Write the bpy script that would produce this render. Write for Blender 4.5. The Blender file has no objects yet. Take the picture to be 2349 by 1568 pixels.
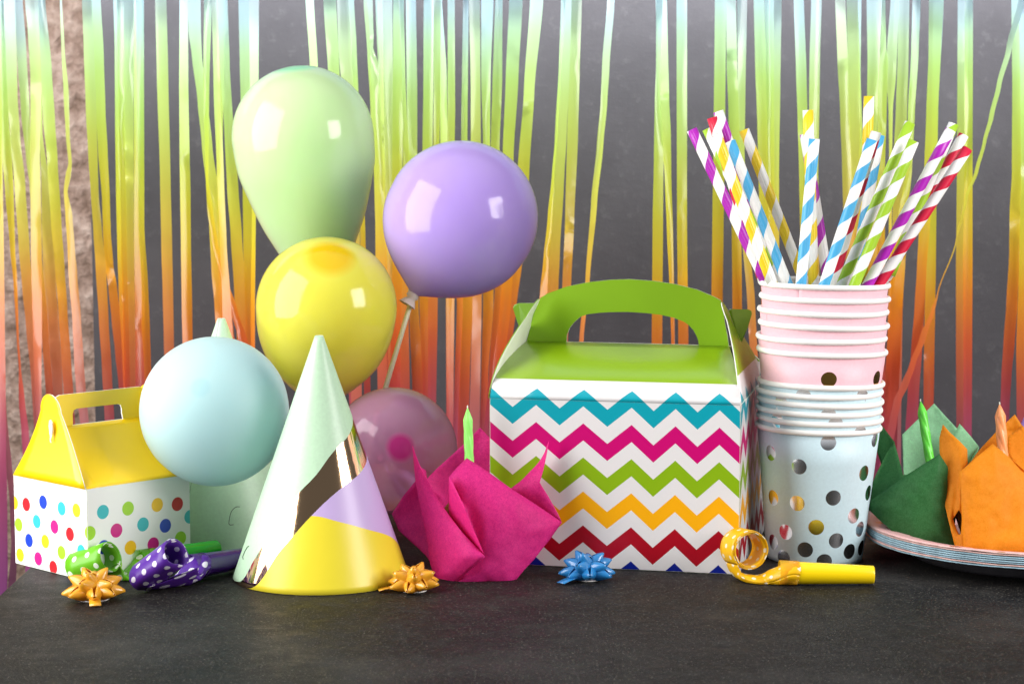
import bpy, bmesh, math, random
from mathutils import Vector, Matrix, noise
random.seed(7)
SC = bpy.context.scene
COL = SC.collection
PI = math.pi
# ------------------------------------------------------------------ camera
F, CX, CY, H = 4930.0, 1174.5, 784.0, 0.266
PITCH = math.atan(499.0 / F)
cd = bpy.data.cameras.new('camera'); cam = bpy.data.objects.new('camera', cd); COL.objects.link(cam)
cam.location = (0, 0, H); cam.rotation_euler = (PI / 2 - PITCH, 0, 0)
cd.sensor_width = 36; cd.lens = F / 2349 * 36
cd.clip_start = 0.05; cd.clip_end = 50
cd.dof.use_dof = True; cd.dof.focus_distance = 1.29; cd.dof.aperture_fstop = 20
SC.camera = cam
# ------------------------------------------------------------------ world, lights, exposure
w = bpy.data.worlds.new('World'); SC.world = w; w.use_nodes = True
_t = w.node_tree; _bg = _t.nodes['Background']
_tc = _t.nodes.new('ShaderNodeTexCoord'); _sx = _t.nodes.new('ShaderNodeSeparateXYZ'); _mr = _t.nodes.new('ShaderNodeMapRange')
_mr.interpolation_type = 'SMOOTHSTEP'
_mr.inputs[1].default_value = 0.50; _mr.inputs[2].default_value = 1.0; _mr.inputs[3].default_value = 0.085; _mr.inputs[4].default_value = 0.62
_t.links.new(_tc.outputs['Generated'], _sx.inputs[0]); _t.links.new(_sx.outputs[2], _mr.inputs[0]); _t.links.new(_mr.outputs[0], _bg.inputs[1])
_bg.inputs[0].default_value = (0.95, 0.97, 1, 1)
def area(name, loc, target, sx, sy, power, col=(1, 1, 1)):
    l = bpy.data.lights.new(name, 'AREA'); l.shape = 'RECTANGLE'; l.size = sx; l.size_y = sy
    l.energy = power; l.color = col
    o = bpy.data.objects.new(name, l); COL.objects.link(o); o.location = loc
    o.rotation_euler = (Vector(target) - Vector(loc)).to_track_quat('-Z', 'Y').to_euler()
    return o
area('key_softbox', (-0.90, 0.97, 0.45), (0.0, 1.36, 0.14), 0.85, 1.10, 17.5, (1, 0.985, 0.96))
area('side_softbox', (1.0, 0.75, 0.50), (0.1, 1.36, 0.12), 0.5, 0.62, 10.5, (1, 0.97, 0.95))
area('backdrop_light', (0.25, 1.725, 0.50), (0.25, 1.825, 0.38), 1.8, 0.03, 15.0, (0.97, 0.98, 1))
SC.view_settings.view_transform = 'Standard'
try: SC.view_settings.look = 'None'
except Exception: pass
SC.view_settings.exposure = 0.35; SC.view_settings.gamma = 1; SC.view_settings.use_curve_mapping = False
SC.render.engine = 'CYCLES'
SC.cycles.transparent_max_bounces = 24

# ------------------------------------------------------------------ geometry helpers
SP, CP = math.sin(PITCH), math.cos(PITCH)
def P(u, v, y):
    dx, b = u - CX, -(v - CY)
    dy = F * CP + b * SP; dz = -F * SP + b * CP
    t = y / dy
    return Vector((t * dx, y, H + t * dz))
def G(u, v, z=0.0):
    dx, b = u - CX, -(v - CY)
    dy = F * CP + b * SP; dz = -F * SP + b * CP
    t = (z - H) / dz
    return Vector((t * dx, t * dy, z))
def px(n, y): return n * y / F

def tag(o, label=None, cat=None, group=None, kind=None):
    if label: o['label'] = label
    if cat: o['category'] = cat
    if group: o['group'] = group
    if kind: o['kind'] = kind
    return o
def empty(name, loc, label, cat, group=None):
    o = bpy.data.objects.new(name, None); COL.objects.link(o); o.location = loc
    o.empty_display_size = 0.01
    return tag(o, label, cat, group)
def wloc(p):
    v = Vector((0, 0, 0))
    while p is not None: v = v + Vector(p.location); p = p.parent
    return v
def mesh(name, verts, faces, mats, parent=None, uv=None, smooth=True, fm=None, solid=None, rim=0, back=0, subd=0, origin=None):
    """verts in world space; re-based on the parent's origin"""
    base = wloc(parent) if parent is not None else Vector(origin or (0, 0, 0))
    me = bpy.data.meshes.new(name)
    me.from_pydata([tuple(Vector(v) - base) for v in verts], [], faces)
    if not isinstance(mats, (list, tuple)): mats = [mats]
    for m in mats: me.materials.append(m)
    if fm:
        for p, i in zip(me.polygons, fm): p.material_index = i
    if uv:
        l = me.uv_layers.new(name='UVMap')
        for p in me.polygons:
            us = [uv[me.loops[li].vertex_index] for li in p.loop_indices]
            for li, q in zip(p.loop_indices, us): l.data[li].uv = q
    me.polygons.foreach_set('use_smooth', [bool(smooth)] * len(me.polygons))
    me.validate(); me.update()
    o = bpy.data.objects.new(name, me); COL.objects.link(o)
    if parent is not None: o.parent = parent
    else: o.location = base
    if solid:
        s = o.modifiers.new('solid', 'SOLIDIFY'); s.thickness = solid; s.offset = 0
        s.material_offset_rim = rim; s.material_offset = back
    if subd:
        s = o.modifiers.new('sub', 'SUBSURF'); s.levels = subd; s.render_levels = subd
    return o
def frame(d, hint=(0, 0, 1)):
    d = Vector(d).normalized(); h = Vector(hint)
    if abs(d.dot(h)) > 0.97: h = Vector((1, 0, 0))
    a = d.cross(h).normalized(); b = a.cross(d).normalized()
    return a, b, d
def lathe(prof, base, axis=(0, 0, 1), n=64, cap=(False, False), hint=(0, 1, 0), jit=None):
    """prof: (dist along axis, radius)"""
    a, b, d = frame(axis, hint); V = []; Fc = []; UV = []
    for i, (t, r) in enumerate(prof):
        for k in range(n + 1):
            ph = 2 * PI * k / n
            rr = r * (jit(t, ph) if jit else 1)
            V.append(Vector(base) + d * t + a * (rr * math.cos(ph)) + b * (rr * math.sin(ph)))
            UV.append((ph, t))
    for i in range(len(prof) - 1):
        for k in range(n):
            q = i * (n + 1) + k
            Fc.append((q, q + n + 1, q + n + 2, q + 1))
    if cap[0]: Fc.append(tuple(reversed([k for k in range(n)])))
    if cap[1]: Fc.append(tuple((len(prof) - 1) * (n + 1) + k for k in range(n)))
    return V, Fc, UV
def tube(pts, rad, n=12, cap=True):
    V = []; Fc = []; UV = []; L = 0
    pts = [Vector(p) for p in pts]
    a = None
    for i, p in enumerate(pts):
        d = (pts[min(i + 1, len(pts) - 1)] - pts[max(i - 1, 0)]).normalized()
        if a is None: a, b, _ = frame(d)
        else:
            a = (a - d * a.dot(d)).normalized()
        b = d.cross(a)
        if i: L += (p - pts[i - 1]).length
        r = rad[i] if isinstance(rad, (list, tuple)) else rad
        for k in range(n + 1):
            ph = 2 * PI * k / n
            V.append(p + a * (r * math.cos(ph)) + b * (r * math.sin(ph))); UV.append((k / n, L))
    for i in range(len(pts) - 1):
        for k in range(n):
            q = i * (n + 1) + k; Fc.append((q, q + 1, q + n + 2, q + n + 1))
    if cap:
        Fc.append(tuple(reversed(range(n)))); Fc.append(tuple((len(pts) - 1) * (n + 1) + k for k in range(n)))
    return V, Fc, UV
def catmull(pts, m=6):
    out = []
    n = len(pts)
    for i in range(n - 1):
        p0, p1, p2, p3 = pts[max(i - 1, 0)], pts[i], pts[i + 1], pts[min(i + 2, n - 1)]
        for k in range(m):
            t = k / m
            out.append(0.5 * ((2 * p1) + (-p0 + p2) * t + (2 * p0 - 5 * p1 + 4 * p2 - p3) * t * t + (-p0 + 3 * p1 - 3 * p2 + p3) * t ** 3))
    out.append(pts[-1]); return out
def join(parts):
    V = []; Fc = []; UV = []
    for v, f, u in parts:
        o = len(V); V += v; UV += u; Fc += [tuple(i + o for i in q) for q in f]
    return V, Fc, UV

# ------------------------------------------------------------------ material helpers
def lin(r, g, b):
    f = lambda c: (c / 255 / 12.92) if c / 255 <= 0.04045 else ((c / 255 + 0.055) / 1.055) ** 2.4
    return (f(r), f(g), f(b), 1)
class NT:
    def __init__(s, name):
        s.m = bpy.data.materials.new(name); s.m.use_nodes = True
        s.t = s.m.node_tree; s.b = s.t.nodes['Principled BSDF']; s.out = s.t.nodes['Material Output']
    def n(s, typ, **k):
        x = s.t.nodes.new(typ)
        for a, v in k.items(): setattr(x, a, v)
        return x
    def l(s, a, b): s.t.links.new(a, b)
    def set(s, sock, v):
        if hasattr(v, 'is_output') or isinstance(v, bpy.types.NodeSocket): s.l(v, sock)
        else: sock.default_value = v
    def math(s, op, a, b=None, c=None, clamp=False):
        x = s.n('ShaderNodeMath', operation=op, use_clamp=clamp)
        s.set(x.inputs[0], a)
        if b is not None: s.set(x.inputs[1], b)
        if c is not None: s.set(x.inputs[2], c)
        return x.outputs[0]
    def vmath(s, op, a, b=None):
        x = s.n('ShaderNodeVectorMath', operation=op)
        s.set(x.inputs[0], a)
        if b is not None: s.set(x.inputs[1], b)
        return x.outputs['Value'] if op in ('LENGTH', 'DISTANCE', 'DOT_PRODUCT') else x.outputs[0]
    def mix(s, f, a, b):
        x = s.n('ShaderNodeMix', data_type='RGBA'); s.set(x.inputs[0], f); s.set(x.inputs[6], a); s.set(x.inputs[7], b)
        return x.outputs[2]
    def uv(s):
        return s.n('ShaderNodeUVMap', uv_map='UVMap').outputs[0]
    def obj(s): return s.n('ShaderNodeTexCoord').outputs['Object']
    def sep(s, v):
        x = s.n('ShaderNodeSeparateXYZ'); s.l(v, x.inputs[0]); return x.outputs
    def noise(s, vec, scale, detail=3, rough=0.5, col=False):
        x = s.n('ShaderNodeTexNoise'); x.inputs['Scale'].default_value = scale
        x.inputs['Detail'].default_value = detail; x.inputs['Roughness'].default_value = rough
        if vec is not None: s.l(vec, x.inputs['Vector'])
        return x.outputs[1 if col else 0]
    def ramp(s, f, stops, interp='LINEAR'):
        x = s.n('ShaderNodeValToRGB'); s.l(f, x.inputs[0]); r = x.color_ramp; r.interpolation = interp
        while len(r.elements) < len(stops): r.elements.new(0.5)
        for e, (p, c) in zip(r.elements, stops): e.position = p; e.color = c
        return x.outputs[0]
    def mr(s, f, a, b, c=0.0, d=1.0):
        x = s.n('ShaderNodeMapRange'); s.set(x.inputs[0], f)
        for i, v in enumerate((a, b, c, d)): x.inputs[i + 1].default_value = v
        return x.outputs[0]
    def bump(s, h, strength=0.3, dist=0.001):
        x = s.n('ShaderNodeBump'); x.inputs['Strength'].default_value = strength; x.inputs['Distance'].default_value = dist
        s.l(h, x.inputs['Height']); s.l(x.outputs[0], s.b.inputs['Normal']); return x.outputs[0]
    def p(s, **k):
        names = dict(col='Base Color', rough='Roughness', metal='Metallic', spec='Specular IOR Level', coat='Coat Weight', coatr='Coat Roughness',
                     alpha='Alpha', sss='Subsurface Weight', sheen='Sheen Weight', aniso='Anisotropic')
        for a, v in k.items(): s.set(s.b.inputs[names[a]], v)
        return s
    def translucent(s, f, col):
        t = s.n('ShaderNodeBsdfTranslucent'); s.set(t.inputs[0], col)
        m = s.n('ShaderNodeMixShader'); m.inputs[0].default_value = f
        s.l(s.b.outputs[0], m.inputs[1]); s.l(t.outputs[0], m.inputs[2]); s.l(m.outputs[0], s.out.inputs[0])
        return m.outputs[0]
    def gloss_over(s, rough, ior=1.5, w=1.0, nrm=None):
        cur = s.out.inputs[0].links[0].from_socket
        fr = s.n('ShaderNodeFresnel'); fr.inputs[0].default_value = ior
        g = s.n('ShaderNodeBsdfGlossy'); g.inputs['Roughness'].default_value = rough
        if nrm is not None: s.l(nrm, g.inputs['Normal']); s.l(nrm, fr.inputs['Normal'])
        m = s.n('ShaderNodeMixShader'); s.l(s.math('MULTIPLY', fr.outputs[0], w), m.inputs[0])
        s.l(cur, m.inputs[1]); s.l(g.outputs[0], m.inputs[2]); s.l(m.outputs[0], s.out.inputs[0])
    def seethrough(s, f, col):
        cur = s.out.inputs[0].links[0].from_socket
        t = s.n('ShaderNodeBsdfTransparent'); s.set(t.inputs[0], col)
        m = s.n('ShaderNodeMixShader'); s.set(m.inputs[0], f)
        s.l(cur, m.inputs[1]); s.l(t.outputs[0], m.inputs[2]); s.l(m.outputs[0], s.out.inputs[0])

def flat(name, c, rough=0.5, spec=0.5, coat=0, metal=0, var=0.04, scale=25, bump=0.0):
    t = NT(name); o = t.obj(); n = t.noise(o, scale, 4)
    dark = tuple(x * (1 - var) for x in c[:3]) + (1,); lite = tuple(min(1, x * (1 + var)) for x in c[:3]) + (1,)
    t.p(col=t.mix(t.mr(n, 0.3, 0.7), dark, lite), rough=rough, spec=spec, coat=coat, metal=metal)
    if bump: t.bump(n, bump, 0.0005)
    return t.m

# ------------------------------------------------------------------ setting
def box(name, lo, hi, m, parent=None, bevel=0, **k):
    x0, y0, z0 = lo; x1, y1, z1 = hi
    V = [(x0, y0, z0), (x1, y0, z0), (x1, y1, z0), (x0, y1, z0), (x0, y0, z1), (x1, y0, z1), (x1, y1, z1), (x0, y1, z1)]
    Fc = [(0, 3, 2, 1), (4, 5, 6, 7), (0, 1, 5, 4), (1, 2, 6, 5), (2, 3, 7, 6), (3, 0, 4, 7)]
    o = mesh(name, V, Fc, m, parent, smooth=False, **k)
    if bevel:
        b = o.modifiers.new('bevel', 'BEVEL'); b.width = bevel; b.segments = 3
    return o
t = NT('slate'); o_ = t.obj()
n1 = t.noise(o_, 9, 6, 0.6); n2 = t.noise(o_, 60, 4, 0.6); n3 = t.noise(o_, 700, 2, 0.7); n5 = t.noise(o_, 170, 4, .7); n4 = t.noise(o_, 3.2, 3)
c = t.ramp(n1, [(0.32, lin(8, 8, 10)), (0.5, lin(22, 21, 22)), (0.68, lin(45, 44, 43))])
c = t.mix(t.mr(n4, 0.4, 0.7, 0, 0.25), c, lin(42, 34, 27))
c = t.mix(t.mr(n2, 0.5, 0.75, 0, 0.35), c, lin(62, 61, 59))
c = t.mix(t.mr(n5, 0.55, 0.72, 0, 0.5), c, lin(62, 60, 56))
c = t.mix(t.mr(n3, 0.60, 0.72, 0, 0.85), c, lin(124, 120, 110))
scr = t.noise(t.vmath('MULTIPLY', t.vmath('ADD', o_, t.vmath('MULTIPLY', t.noise(o_, 3, 2, col=True), (.15, .15, .15))), (12, 260, 1)), 1, 2)
c = t.mix(t.mr(scr, 0.70, 0.78, 0, 0.35), c, lin(84, 82, 78))
t.p(col=c, rough=t.mr(n2, 0.3, 0.7, 0.5, 0.7), spec=0.16)
ad = t.math('ADD', t.math('MULTIPLY', n3, 0.6), n2); t.bump(ad, 0.55, 0.0009)
M_table = t.m
tb = box('table_top', (-0.292, 0.45, -0.03), (1.3, 1.585, 0.0), M_table, bevel=0.002); tag(tb, 'dark mottled slate table top the party things stand on', 'table', kind='structure')

t = NT('dark_board'); o_ = t.obj()
n1 = t.noise(o_, 7, 6, 0.6); n2 = t.noise(o_, 70, 6, 0.75); n3 = t.noise(o_, 260, 3)
c = t.ramp(n1, [(0.3, lin(50, 48, 51)), (0.7, lin(66, 64, 67))])
c = t.mix(t.mr(n2, 0.55, 0.8, 0, 0.5), c, lin(98, 96, 97))
c = t.mix(t.mr(n3, 0.64, 0.78, 0, 0.12), c, lin(115, 113, 113))
t.p(col=c, rough=0.75, spec=0.25); t.bump(n2, 0.4, 0.001)
M_board = t.m
tag(box('backdrop_board', (-0.352, 1.80, -0.70), (1.6, 1.82, 0.9), M_board), 'dark grey mottled backdrop board', 'backdrop', kind='structure')
t = NT('stucco'); o_ = t.obj()
n1 = t.noise(o_, 70, 4, 0.6); n2 = t.noise(o_, 6, 3)
c = t.ramp(n1, [(0.3, lin(108, 88, 76)), (0.5, lin(144, 122, 110)), (0.72, lin(180, 160, 148))])
t.p(col=c, rough=0.95, spec=0.1); t.bump(n1, 0.9, 0.012)
tag(box('stucco_wall', (-2.5, 2.15, -0.75), (2.5, 2.2, 2.5), t.m), 'rough pinkish beige stucco wall', 'wall', kind='structure')
tag(box('floor', (-2.5, -0.5, -0.77), (2.5, 2.15, -0.75), flat('floor_concrete', lin(90, 84, 80), 0.8)), 'plain dull floor far below the table', 'floor', kind='structure')

# ------------------------------------------------------------------ foil curtain
t = NT('iridescent_film'); geo = t.n('ShaderNodeNewGeometry').outputs['Position']
zz = t.sep(geo)[2]; info = t.n('ShaderNodeObjectInfo').outputs['Random']
nz = t.noise(t.vmath('MULTIPLY', geo, (9, 9, 10)), 1, 2)
zj = t.math('ADD', zz, t.math('MULTIPLY', t.math('SUBTRACT', nz, 0.5), 0.05))
zj = t.math('ADD', zj, t.math('MULTIPLY', t.math('SUBTRACT', info, 0.5), 0.03))
def zv(v): return H - (v - 285) / F * 1.62
stops = [(1480, lin(140, 72, 145)), (1250, lin(168, 80, 134)), (1060, lin(190, 86, 122)), (950, lin(204, 82, 84)), (850, lin(226, 102, 56)), (730, lin(242, 142, 42)),
         (640, lin(246, 174, 34)), (550, lin(236, 206, 50)), (450, lin(218, 216, 62)), (330, lin(202, 224, 92)), (200, lin(194, 232, 130)), (100, lin(200, 240, 182)), (20, lin(196, 230, 232)), (-80, lin(190, 218, 240))]
z0, z1 = zv(1480), zv(-80)
f = t.mr(zj, z0, z1)
c = t.ramp(f, [((zv(v) - z0) / (z1 - z0), cc) for v, cc in stops])
crk = t.math('MULTIPLY', t.noise(t.vmath('MULTIPLY', geo, (90, 90, 60)), 1, 4, 0.6), t.mr(t.noise(t.vmath('MULTIPLY', geo, (30, 30, 9)), 1, 2), .52, .66, 0.1, 1.0))
pale = t.mix(0.5, c, lin(236, 214, 180)); c = t.mix(t.mr(t.math('FRACT', t.math('MULTIPLY', info, 7.3)), 0.35, 1.0, 0.0, 0.38), c, pale)
t.p(col=c, rough=0.6, spec=0.1)
bn = t.bump(crk, 0.30, 0.0015)
t.translucent(0.5, c)
t.seethrough(0.20, t.mix(0.35, c, (1, 1, 1, 1)))
t.gloss_over(0.18, 1.45, 1.1, bn)
M_film = t.m
strips = [
 [(0,-14,3),(400,-6,6),(573,-10,9),(735,-10,11),(880,-8,13),(1000,-10,14),(1200,-14,14)],
 [(0,-30,-10),(600,-25,-3),(800,-12,0),(882,-5,12),(950,0,15),(1000,5,20),(1060,13,27),(1150,22,36),(1250,26,40),(1400,14,34)],
 [(0,-50,-30),(600,-40,-15),(1000,-22,8),(1100,-20,16),(1300,-20,18),(1400,-22,14)],
 [(0,-14,8),(220,-8,17),(256,0,19),(366,6,28),(440,12,31),(573,23,35),(650,31,40),(772,38,43),(845,43,48),(918,43,57),(990,49,66),(1060,53,70)],
 [(0,8,35),(220,16,40),(311,24,46),(420,33,58),(573,43,68),(650,50,74),(754,60,80),(863,71,90),(950,76,94),(1100,90,104)],
 [(0,34,52),(110,38,60),(256,48,68),(366,60,71),(420,67,78),(573,80,95),(750,95,110),(950,108,125),(1100,115,130)],
 [(0,57,90),(73,64,93),(183,70,96),(256,70,94),(347,69,91),(457,70,94),(573,71,96),(772,75,96),(882,78,95),(960,80,98)],
 [(0,88,104),(165,94,119),(274,99,126),(366,108,132),(512,117,141),(607,126,148),(717,134,155),(827,141,163),(900,146,168),(1060,155,178)],
 [(0,80,100),(300,90,97),(420,95,112),(516,96,120),(644,99,128),(735,106,134),(827,113,141),(900,119,144),(1060,130,155)],
 [(0,137,142),(110,141,148),(220,146,158),(311,151,160),(376,157,165),(402,150,163),(439,146,155),(494,150,166),(573,155,172),(626,157,177),(735,166,186),(827,170,192),(900,175,197),(960,183,203)],
 [(0,188,210),(110,192,216),(256,197,221),(366,203,224),(439,208,226),(530,214,234),(607,219,243),(735,227,249),(845,234,256),(960,240,262)],
 [(0,208,231),(128,216,238),(256,220,242),(347,225,247),(457,234,252),(530,236,254),(607,241,260),(662,249,269),(735,256,278),(808,264,286),(882,272,292),(960,280,300)],
 [(0,260,271),(110,263,271),(293,264,274),(439,266,276),(573,269,279),(660,272,283),(808,280,290),(960,285,295)],
 [(0,268,285),(256,271,287),(420,276,291),(573,278,293),(700,282,297),(827,285,299),(960,290,303)],
 [(0,284,307),(256,285,306),(573,290,308),(772,296,310),(882,298,311),(960,300,312)],
 [(0,306,330),(573,308,331),(735,310,333),(900,311,333),(960,312,334)],
 [(0,312,330),(520,318,331),(660,325,340),(754,325,344),(827,330,346),(960,335,352)],
 [(0,356,382),(183,360,386),(402,367,391),(573,370,395),(662,373,397),(790,376,399),(850,378,400)],
 [(0,412,431),(205,411,432),(358,412,435),(435,413,437),(563,415,438),(717,417,441),(800,419,442)],
 [(0,430,460),(77,433,461),(128,440,463),(230,453,476),(333,463,487),(435,474,500),(520,480,508),(620,485,512),(700,492,520),(820,500,527)],
 [(0,468,486),(200,466,480),(415,472,478),(480,475,488),(553,486,499),(630,504,517),(706,528,543),(790,550,570)],
 [(0,486,500),(205,490,505),(410,498,514),(560,505,520),(700,510,530),(820,515,538)],
 [(0,494,522),(154,505,527),(307,515,536),(435,521,547),(538,529,555),(665,537,563),(770,543,568),(850,548,573)],
 [(0,547,571),(154,550,574),(230,552,575),(461,557,581),(563,558,583),(717,563,582),(830,566,584)],
 [(0,571,594),(180,573,593),(480,578,587),(700,575,585),(830,575,585)],
 [(0,500,515),(400,497,510),(610,500,515),(717,504,532),(800,508,540),(870,510,542)],
 [(0,701,720),(154,711,729),(461,735,760),(600,742,765),(900,750,772)],
 [(0,742,771),(174,753,779),(500,775,800),(900,800,825)],
 [(0,773,800),(100,776,805),(217,785,812),(500,800,825),(900,805,830)],
 [(0,795,812),(110,800,818),(215,810,822),(530,826,838),(900,835,850)],
 [(0,834,850),(128,843,852),(230,849,860),(400,858,872),(560,862,885),(700,870,890),(900,868,890)],
 [(0,842,855),(90,849,857),(110,849,856),(145,850,867),(230,852,871),(333,857,877),(400,858,880),(520,861,884),(700,862,886),(880,866,888)],
 [(0,861,878),(205,869,880),(333,876,884),(500,880,892),(900,890,905)],
 [(0,878,900),(205,880,901),(400,882,902),(600,888,905),(900,905,925)],
 [(0,902,927),(180,901,924),(400,900,923),(600,900,925),(900,894,918)],
 [(0,915,926),(180,922,930),(360,924,938),(560,928,945),(700,920,937),(900,918,940)],
 [(0,931,954),(205,933,957),(345,936,957),(600,938,960),(700,938,960),(900,946,974)],
 [(0,972,995),(205,971,994),(350,969,992),(560,965,985),(700,962,982),(950,972,990)],
 [(0,995,1012),(230,995,1010),(330,994,1008),(560,985,1005),(700,982,1004),(950,982,1000)],
 [(0,1006,1014),(180,1009,1025),(330,1010,1027),(560,1025,1045),(700,1023,1042),(960,1024,1040)],
 [(0,1027,1043),(256,1027,1044),(320,1026,1043),(600,1045,1062),(700,1048,1062),(960,1040,1055)],
 [(0,1062,1075),(310,1058,1072),(600,1058,1080),(700,1062,1085),(850,1055,1078),(980,1050,1075)],
 [(0,1076,1101),(205,1080,1102),(320,1080,1103),(600,1083,1105),(700,1084,1105),(850,1080,1102),(1000,1075,1100)],
 [(0,1104,1132),(180,1104,1125),(320,1108,1124),(600,1108,1132),(700,1108,1132),(860,1104,1120),(1000,1100,1118)],
 [(0,1136,1153),(100,1133,1152),(180,1130,1152),(335,1126,1146),(600,1128,1155),(660,1135,1157),(850,1122,1145),(1000,1110,1135)],
 [(0,1168,1199),(180,1160,1189),(358,1153,1178),(600,1155,1178),(700,1147,1172),(850,1130,1155),(1000,1120,1145)],
 [(0,1216,1246),(205,1202,1226),(400,1187,1214),(600,1172,1198),(700,1165,1185),(850,1142,1165),(1000,1130,1150)],
 [(0,1287,1312),(154,1282,1308),(307,1273,1300),(435,1265,1293),(563,1258,1285),(660,1250,1281),(750,1245,1275)],
 [(0,1290,1297),(300,1275,1280),(400,1266,1272),(500,1256,1268),(600,1246,1258),(665,1239,1256),(800,1225,1245)],
 [(0,1311,1335),(154,1307,1330),(307,1301,1326),(512,1296,1317),(655,1290,1310),(800,1282,1302)],
 [(0,1393,1410),(154,1381,1398),(235,1378,1393),(333,1369,1384),(461,1356,1370),(640,1343,1353),(775,1329,1339),(900,1318,1328)],
 [(0,1504,1530),(102,1507,1532),(230,1511,1535),(307,1517,1539),(410,1525,1540),(538,1530,1544),(640,1535,1546),(783,1540,1548)],
 [(0,1505,1520),(150,1505,1515),(230,1502,1515),(358,1500,1522),(512,1497,1521),(665,1496,1520),(783,1495,1519)],
 [(0,1552,1576),(512,1553,1576),(783,1556,1579)],
 [(0,1640,1666),(307,1637,1663),(512,1634,1660),(680,1632,1658),(850,1630,1656)],
 [(0,1666,1688),(154,1667,1691),(256,1671,1696),(461,1678,1700),(700,1680,1702),(850,1682,1704)],
 [(0,1691,1714),(205,1693,1710),(350,1697,1708),(540,1702,1717),(690,1714,1732),(850,1722,1740)],
 [(0,1729,1753),(140,1732,1757),(280,1737,1760),(392,1740,1762),(600,1745,1768),(900,1750,1772)],
 [(0,1754,1775),(196,1758,1776),(392,1761,1777),(900,1768,1785)],
 [(0,1775,1793),(196,1775,1790),(392,1776,1787),(900,1776,1788)],
 [(0,1821,1844),(168,1826,1850),(252,1829,1852),(392,1833,1855),(900,1845,1866)],
 [(0,1861,1885),(140,1857,1881),(224,1856,1880),(392,1857,1877),(900,1860,1882)],
 [(0,1916,1939),(140,1921,1945),(252,1927,1950),(392,1932,1955),(900,1950,1972)],
 [(0,1942,1968),(140,1945,1972),(280,1948,1974),(392,1953,1974),(900,1960,1982)],
 [(0,1967,1976),(168,1968,1974),(300,1971,1978),(900,1975,1985)],
 [(0,1988,2023),(140,1990,2018),(224,1989,2014),(320,1985,2012),(900,1990,2012)],
 [(0,2023,2031),(112,2020,2033),(140,2017,2037),(252,2013,2034),(392,2013,2030),(900,2010,2030)],
 [(0,2043,2064),(112,2035,2058),(168,2033,2056),(252,2038,2048),(392,2040,2046),(900,2035,2045)],
 [(0,2061,2086),(140,2059,2084),(252,2055,2081),(392,2048,2075),(900,2045,2068)],
 [(0,2093,2112),(126,2090,2107),(252,2083,2099),(392,2078,2092),(500,2060,2080),(582,2045,2078),(700,2041,2071),(803,2034,2066),(885,2028,2062),(1010,2022,2058)],
 [(0,2131,2165),(126,2130,2158),(252,2125,2152),(392,2120,2150),(522,2108,2133),(622,2103,2125),(703,2098,2121),(804,2090,2115),(904,2082,2108),(985,2077,2104)],
 [(0,2140,2165),(250,2138,2152),(392,2135,2150),(482,2130,2148),(602,2125,2147),(723,2121,2145),(844,2119,2143),(985,2118,2141)],
 [(0,2197,2221),(392,2195,2219),(600,2193,2216),(800,2193,2216),(985,2194,2216)],
 [(0,2213,2232),(392,2212,2231),(600,2209,2231),(800,2210,2230),(985,2210,2229)],
 [(0,2336,2352),(112,2308,2321),(196,2286,2297),(266,2269,2280),(327,2254,2262),(392,2236,2245),(450,2214,2221),(554,2192,2195),(675,2149,2152),(711,2136,2145),(772,2110,2125),(836,2086,2100),(884,2066,2084),(916,2050,2068),(965,2040,2058),(1010,2030,2050)],
 [(0,2320,2345),(196,2322,2349),(402,2321,2345),(482,2316,2341),(582,2315,2340),(703,2308,2334),(783,2302,2328),(864,2297,2320),(930,2295,2316),(985,2294,2314)],
 [(0,2338,2365),(402,2342,2368),(602,2338,2362),(803,2331,2356),(924,2332,2356),(985,2333,2357)],
]
curtain = empty('foil_fringe_curtain', (0.0, 1.63, 0.40), 'rainbow fringe curtain of glossy pastel film strips hanging in front of the dark board', 'curtain')
def interp(tab, v, k):
    if v <= tab[0][0]:
        (v0, *a), (v1, *b) = tab[0], tab[1]; s = 0.0
        return a[k] + (b[k] - a[k]) / (v1 - v0) * max(v - v0, -40)
    for i in range(len(tab) - 1):
        if tab[i][0] <= v <= tab[i + 1][0]:
            s = (v - tab[i][0]) / (tab[i + 1][0] - tab[i][0])
            s = s * 0.55 + (s * s * (3 - 2 * s)) * 0.45
            return tab[i][k + 1] * (1 - s) + tab[i + 1][k + 1] * s
    a, b = tab[-2], tab[-1]
    return b[k + 1] + (b[k + 1] - a[k + 1]) / (b[0] - a[0]) * min(v - b[0], 90)
sheen = {3: [(-100, 250)], 6: [(205, 360)], 18: [(30, 355)], 24: [(-100, 175)], 26: [(-100, 290)], 46: [(-100, 250)], 51: [(-100, 225)], 31: [(-100, 100)], 11: [(612, 646)],
         49: [(525, 595)], 32: [(290, 330)], 40: [(380, 440)], 55: [(-80, 130)], 69: [(585, 700)], 75: [(490, 530)], 62: [(-100, 150)], 72: [(60, 150)], 14: [(330, 345), (400, 415)]}
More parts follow.
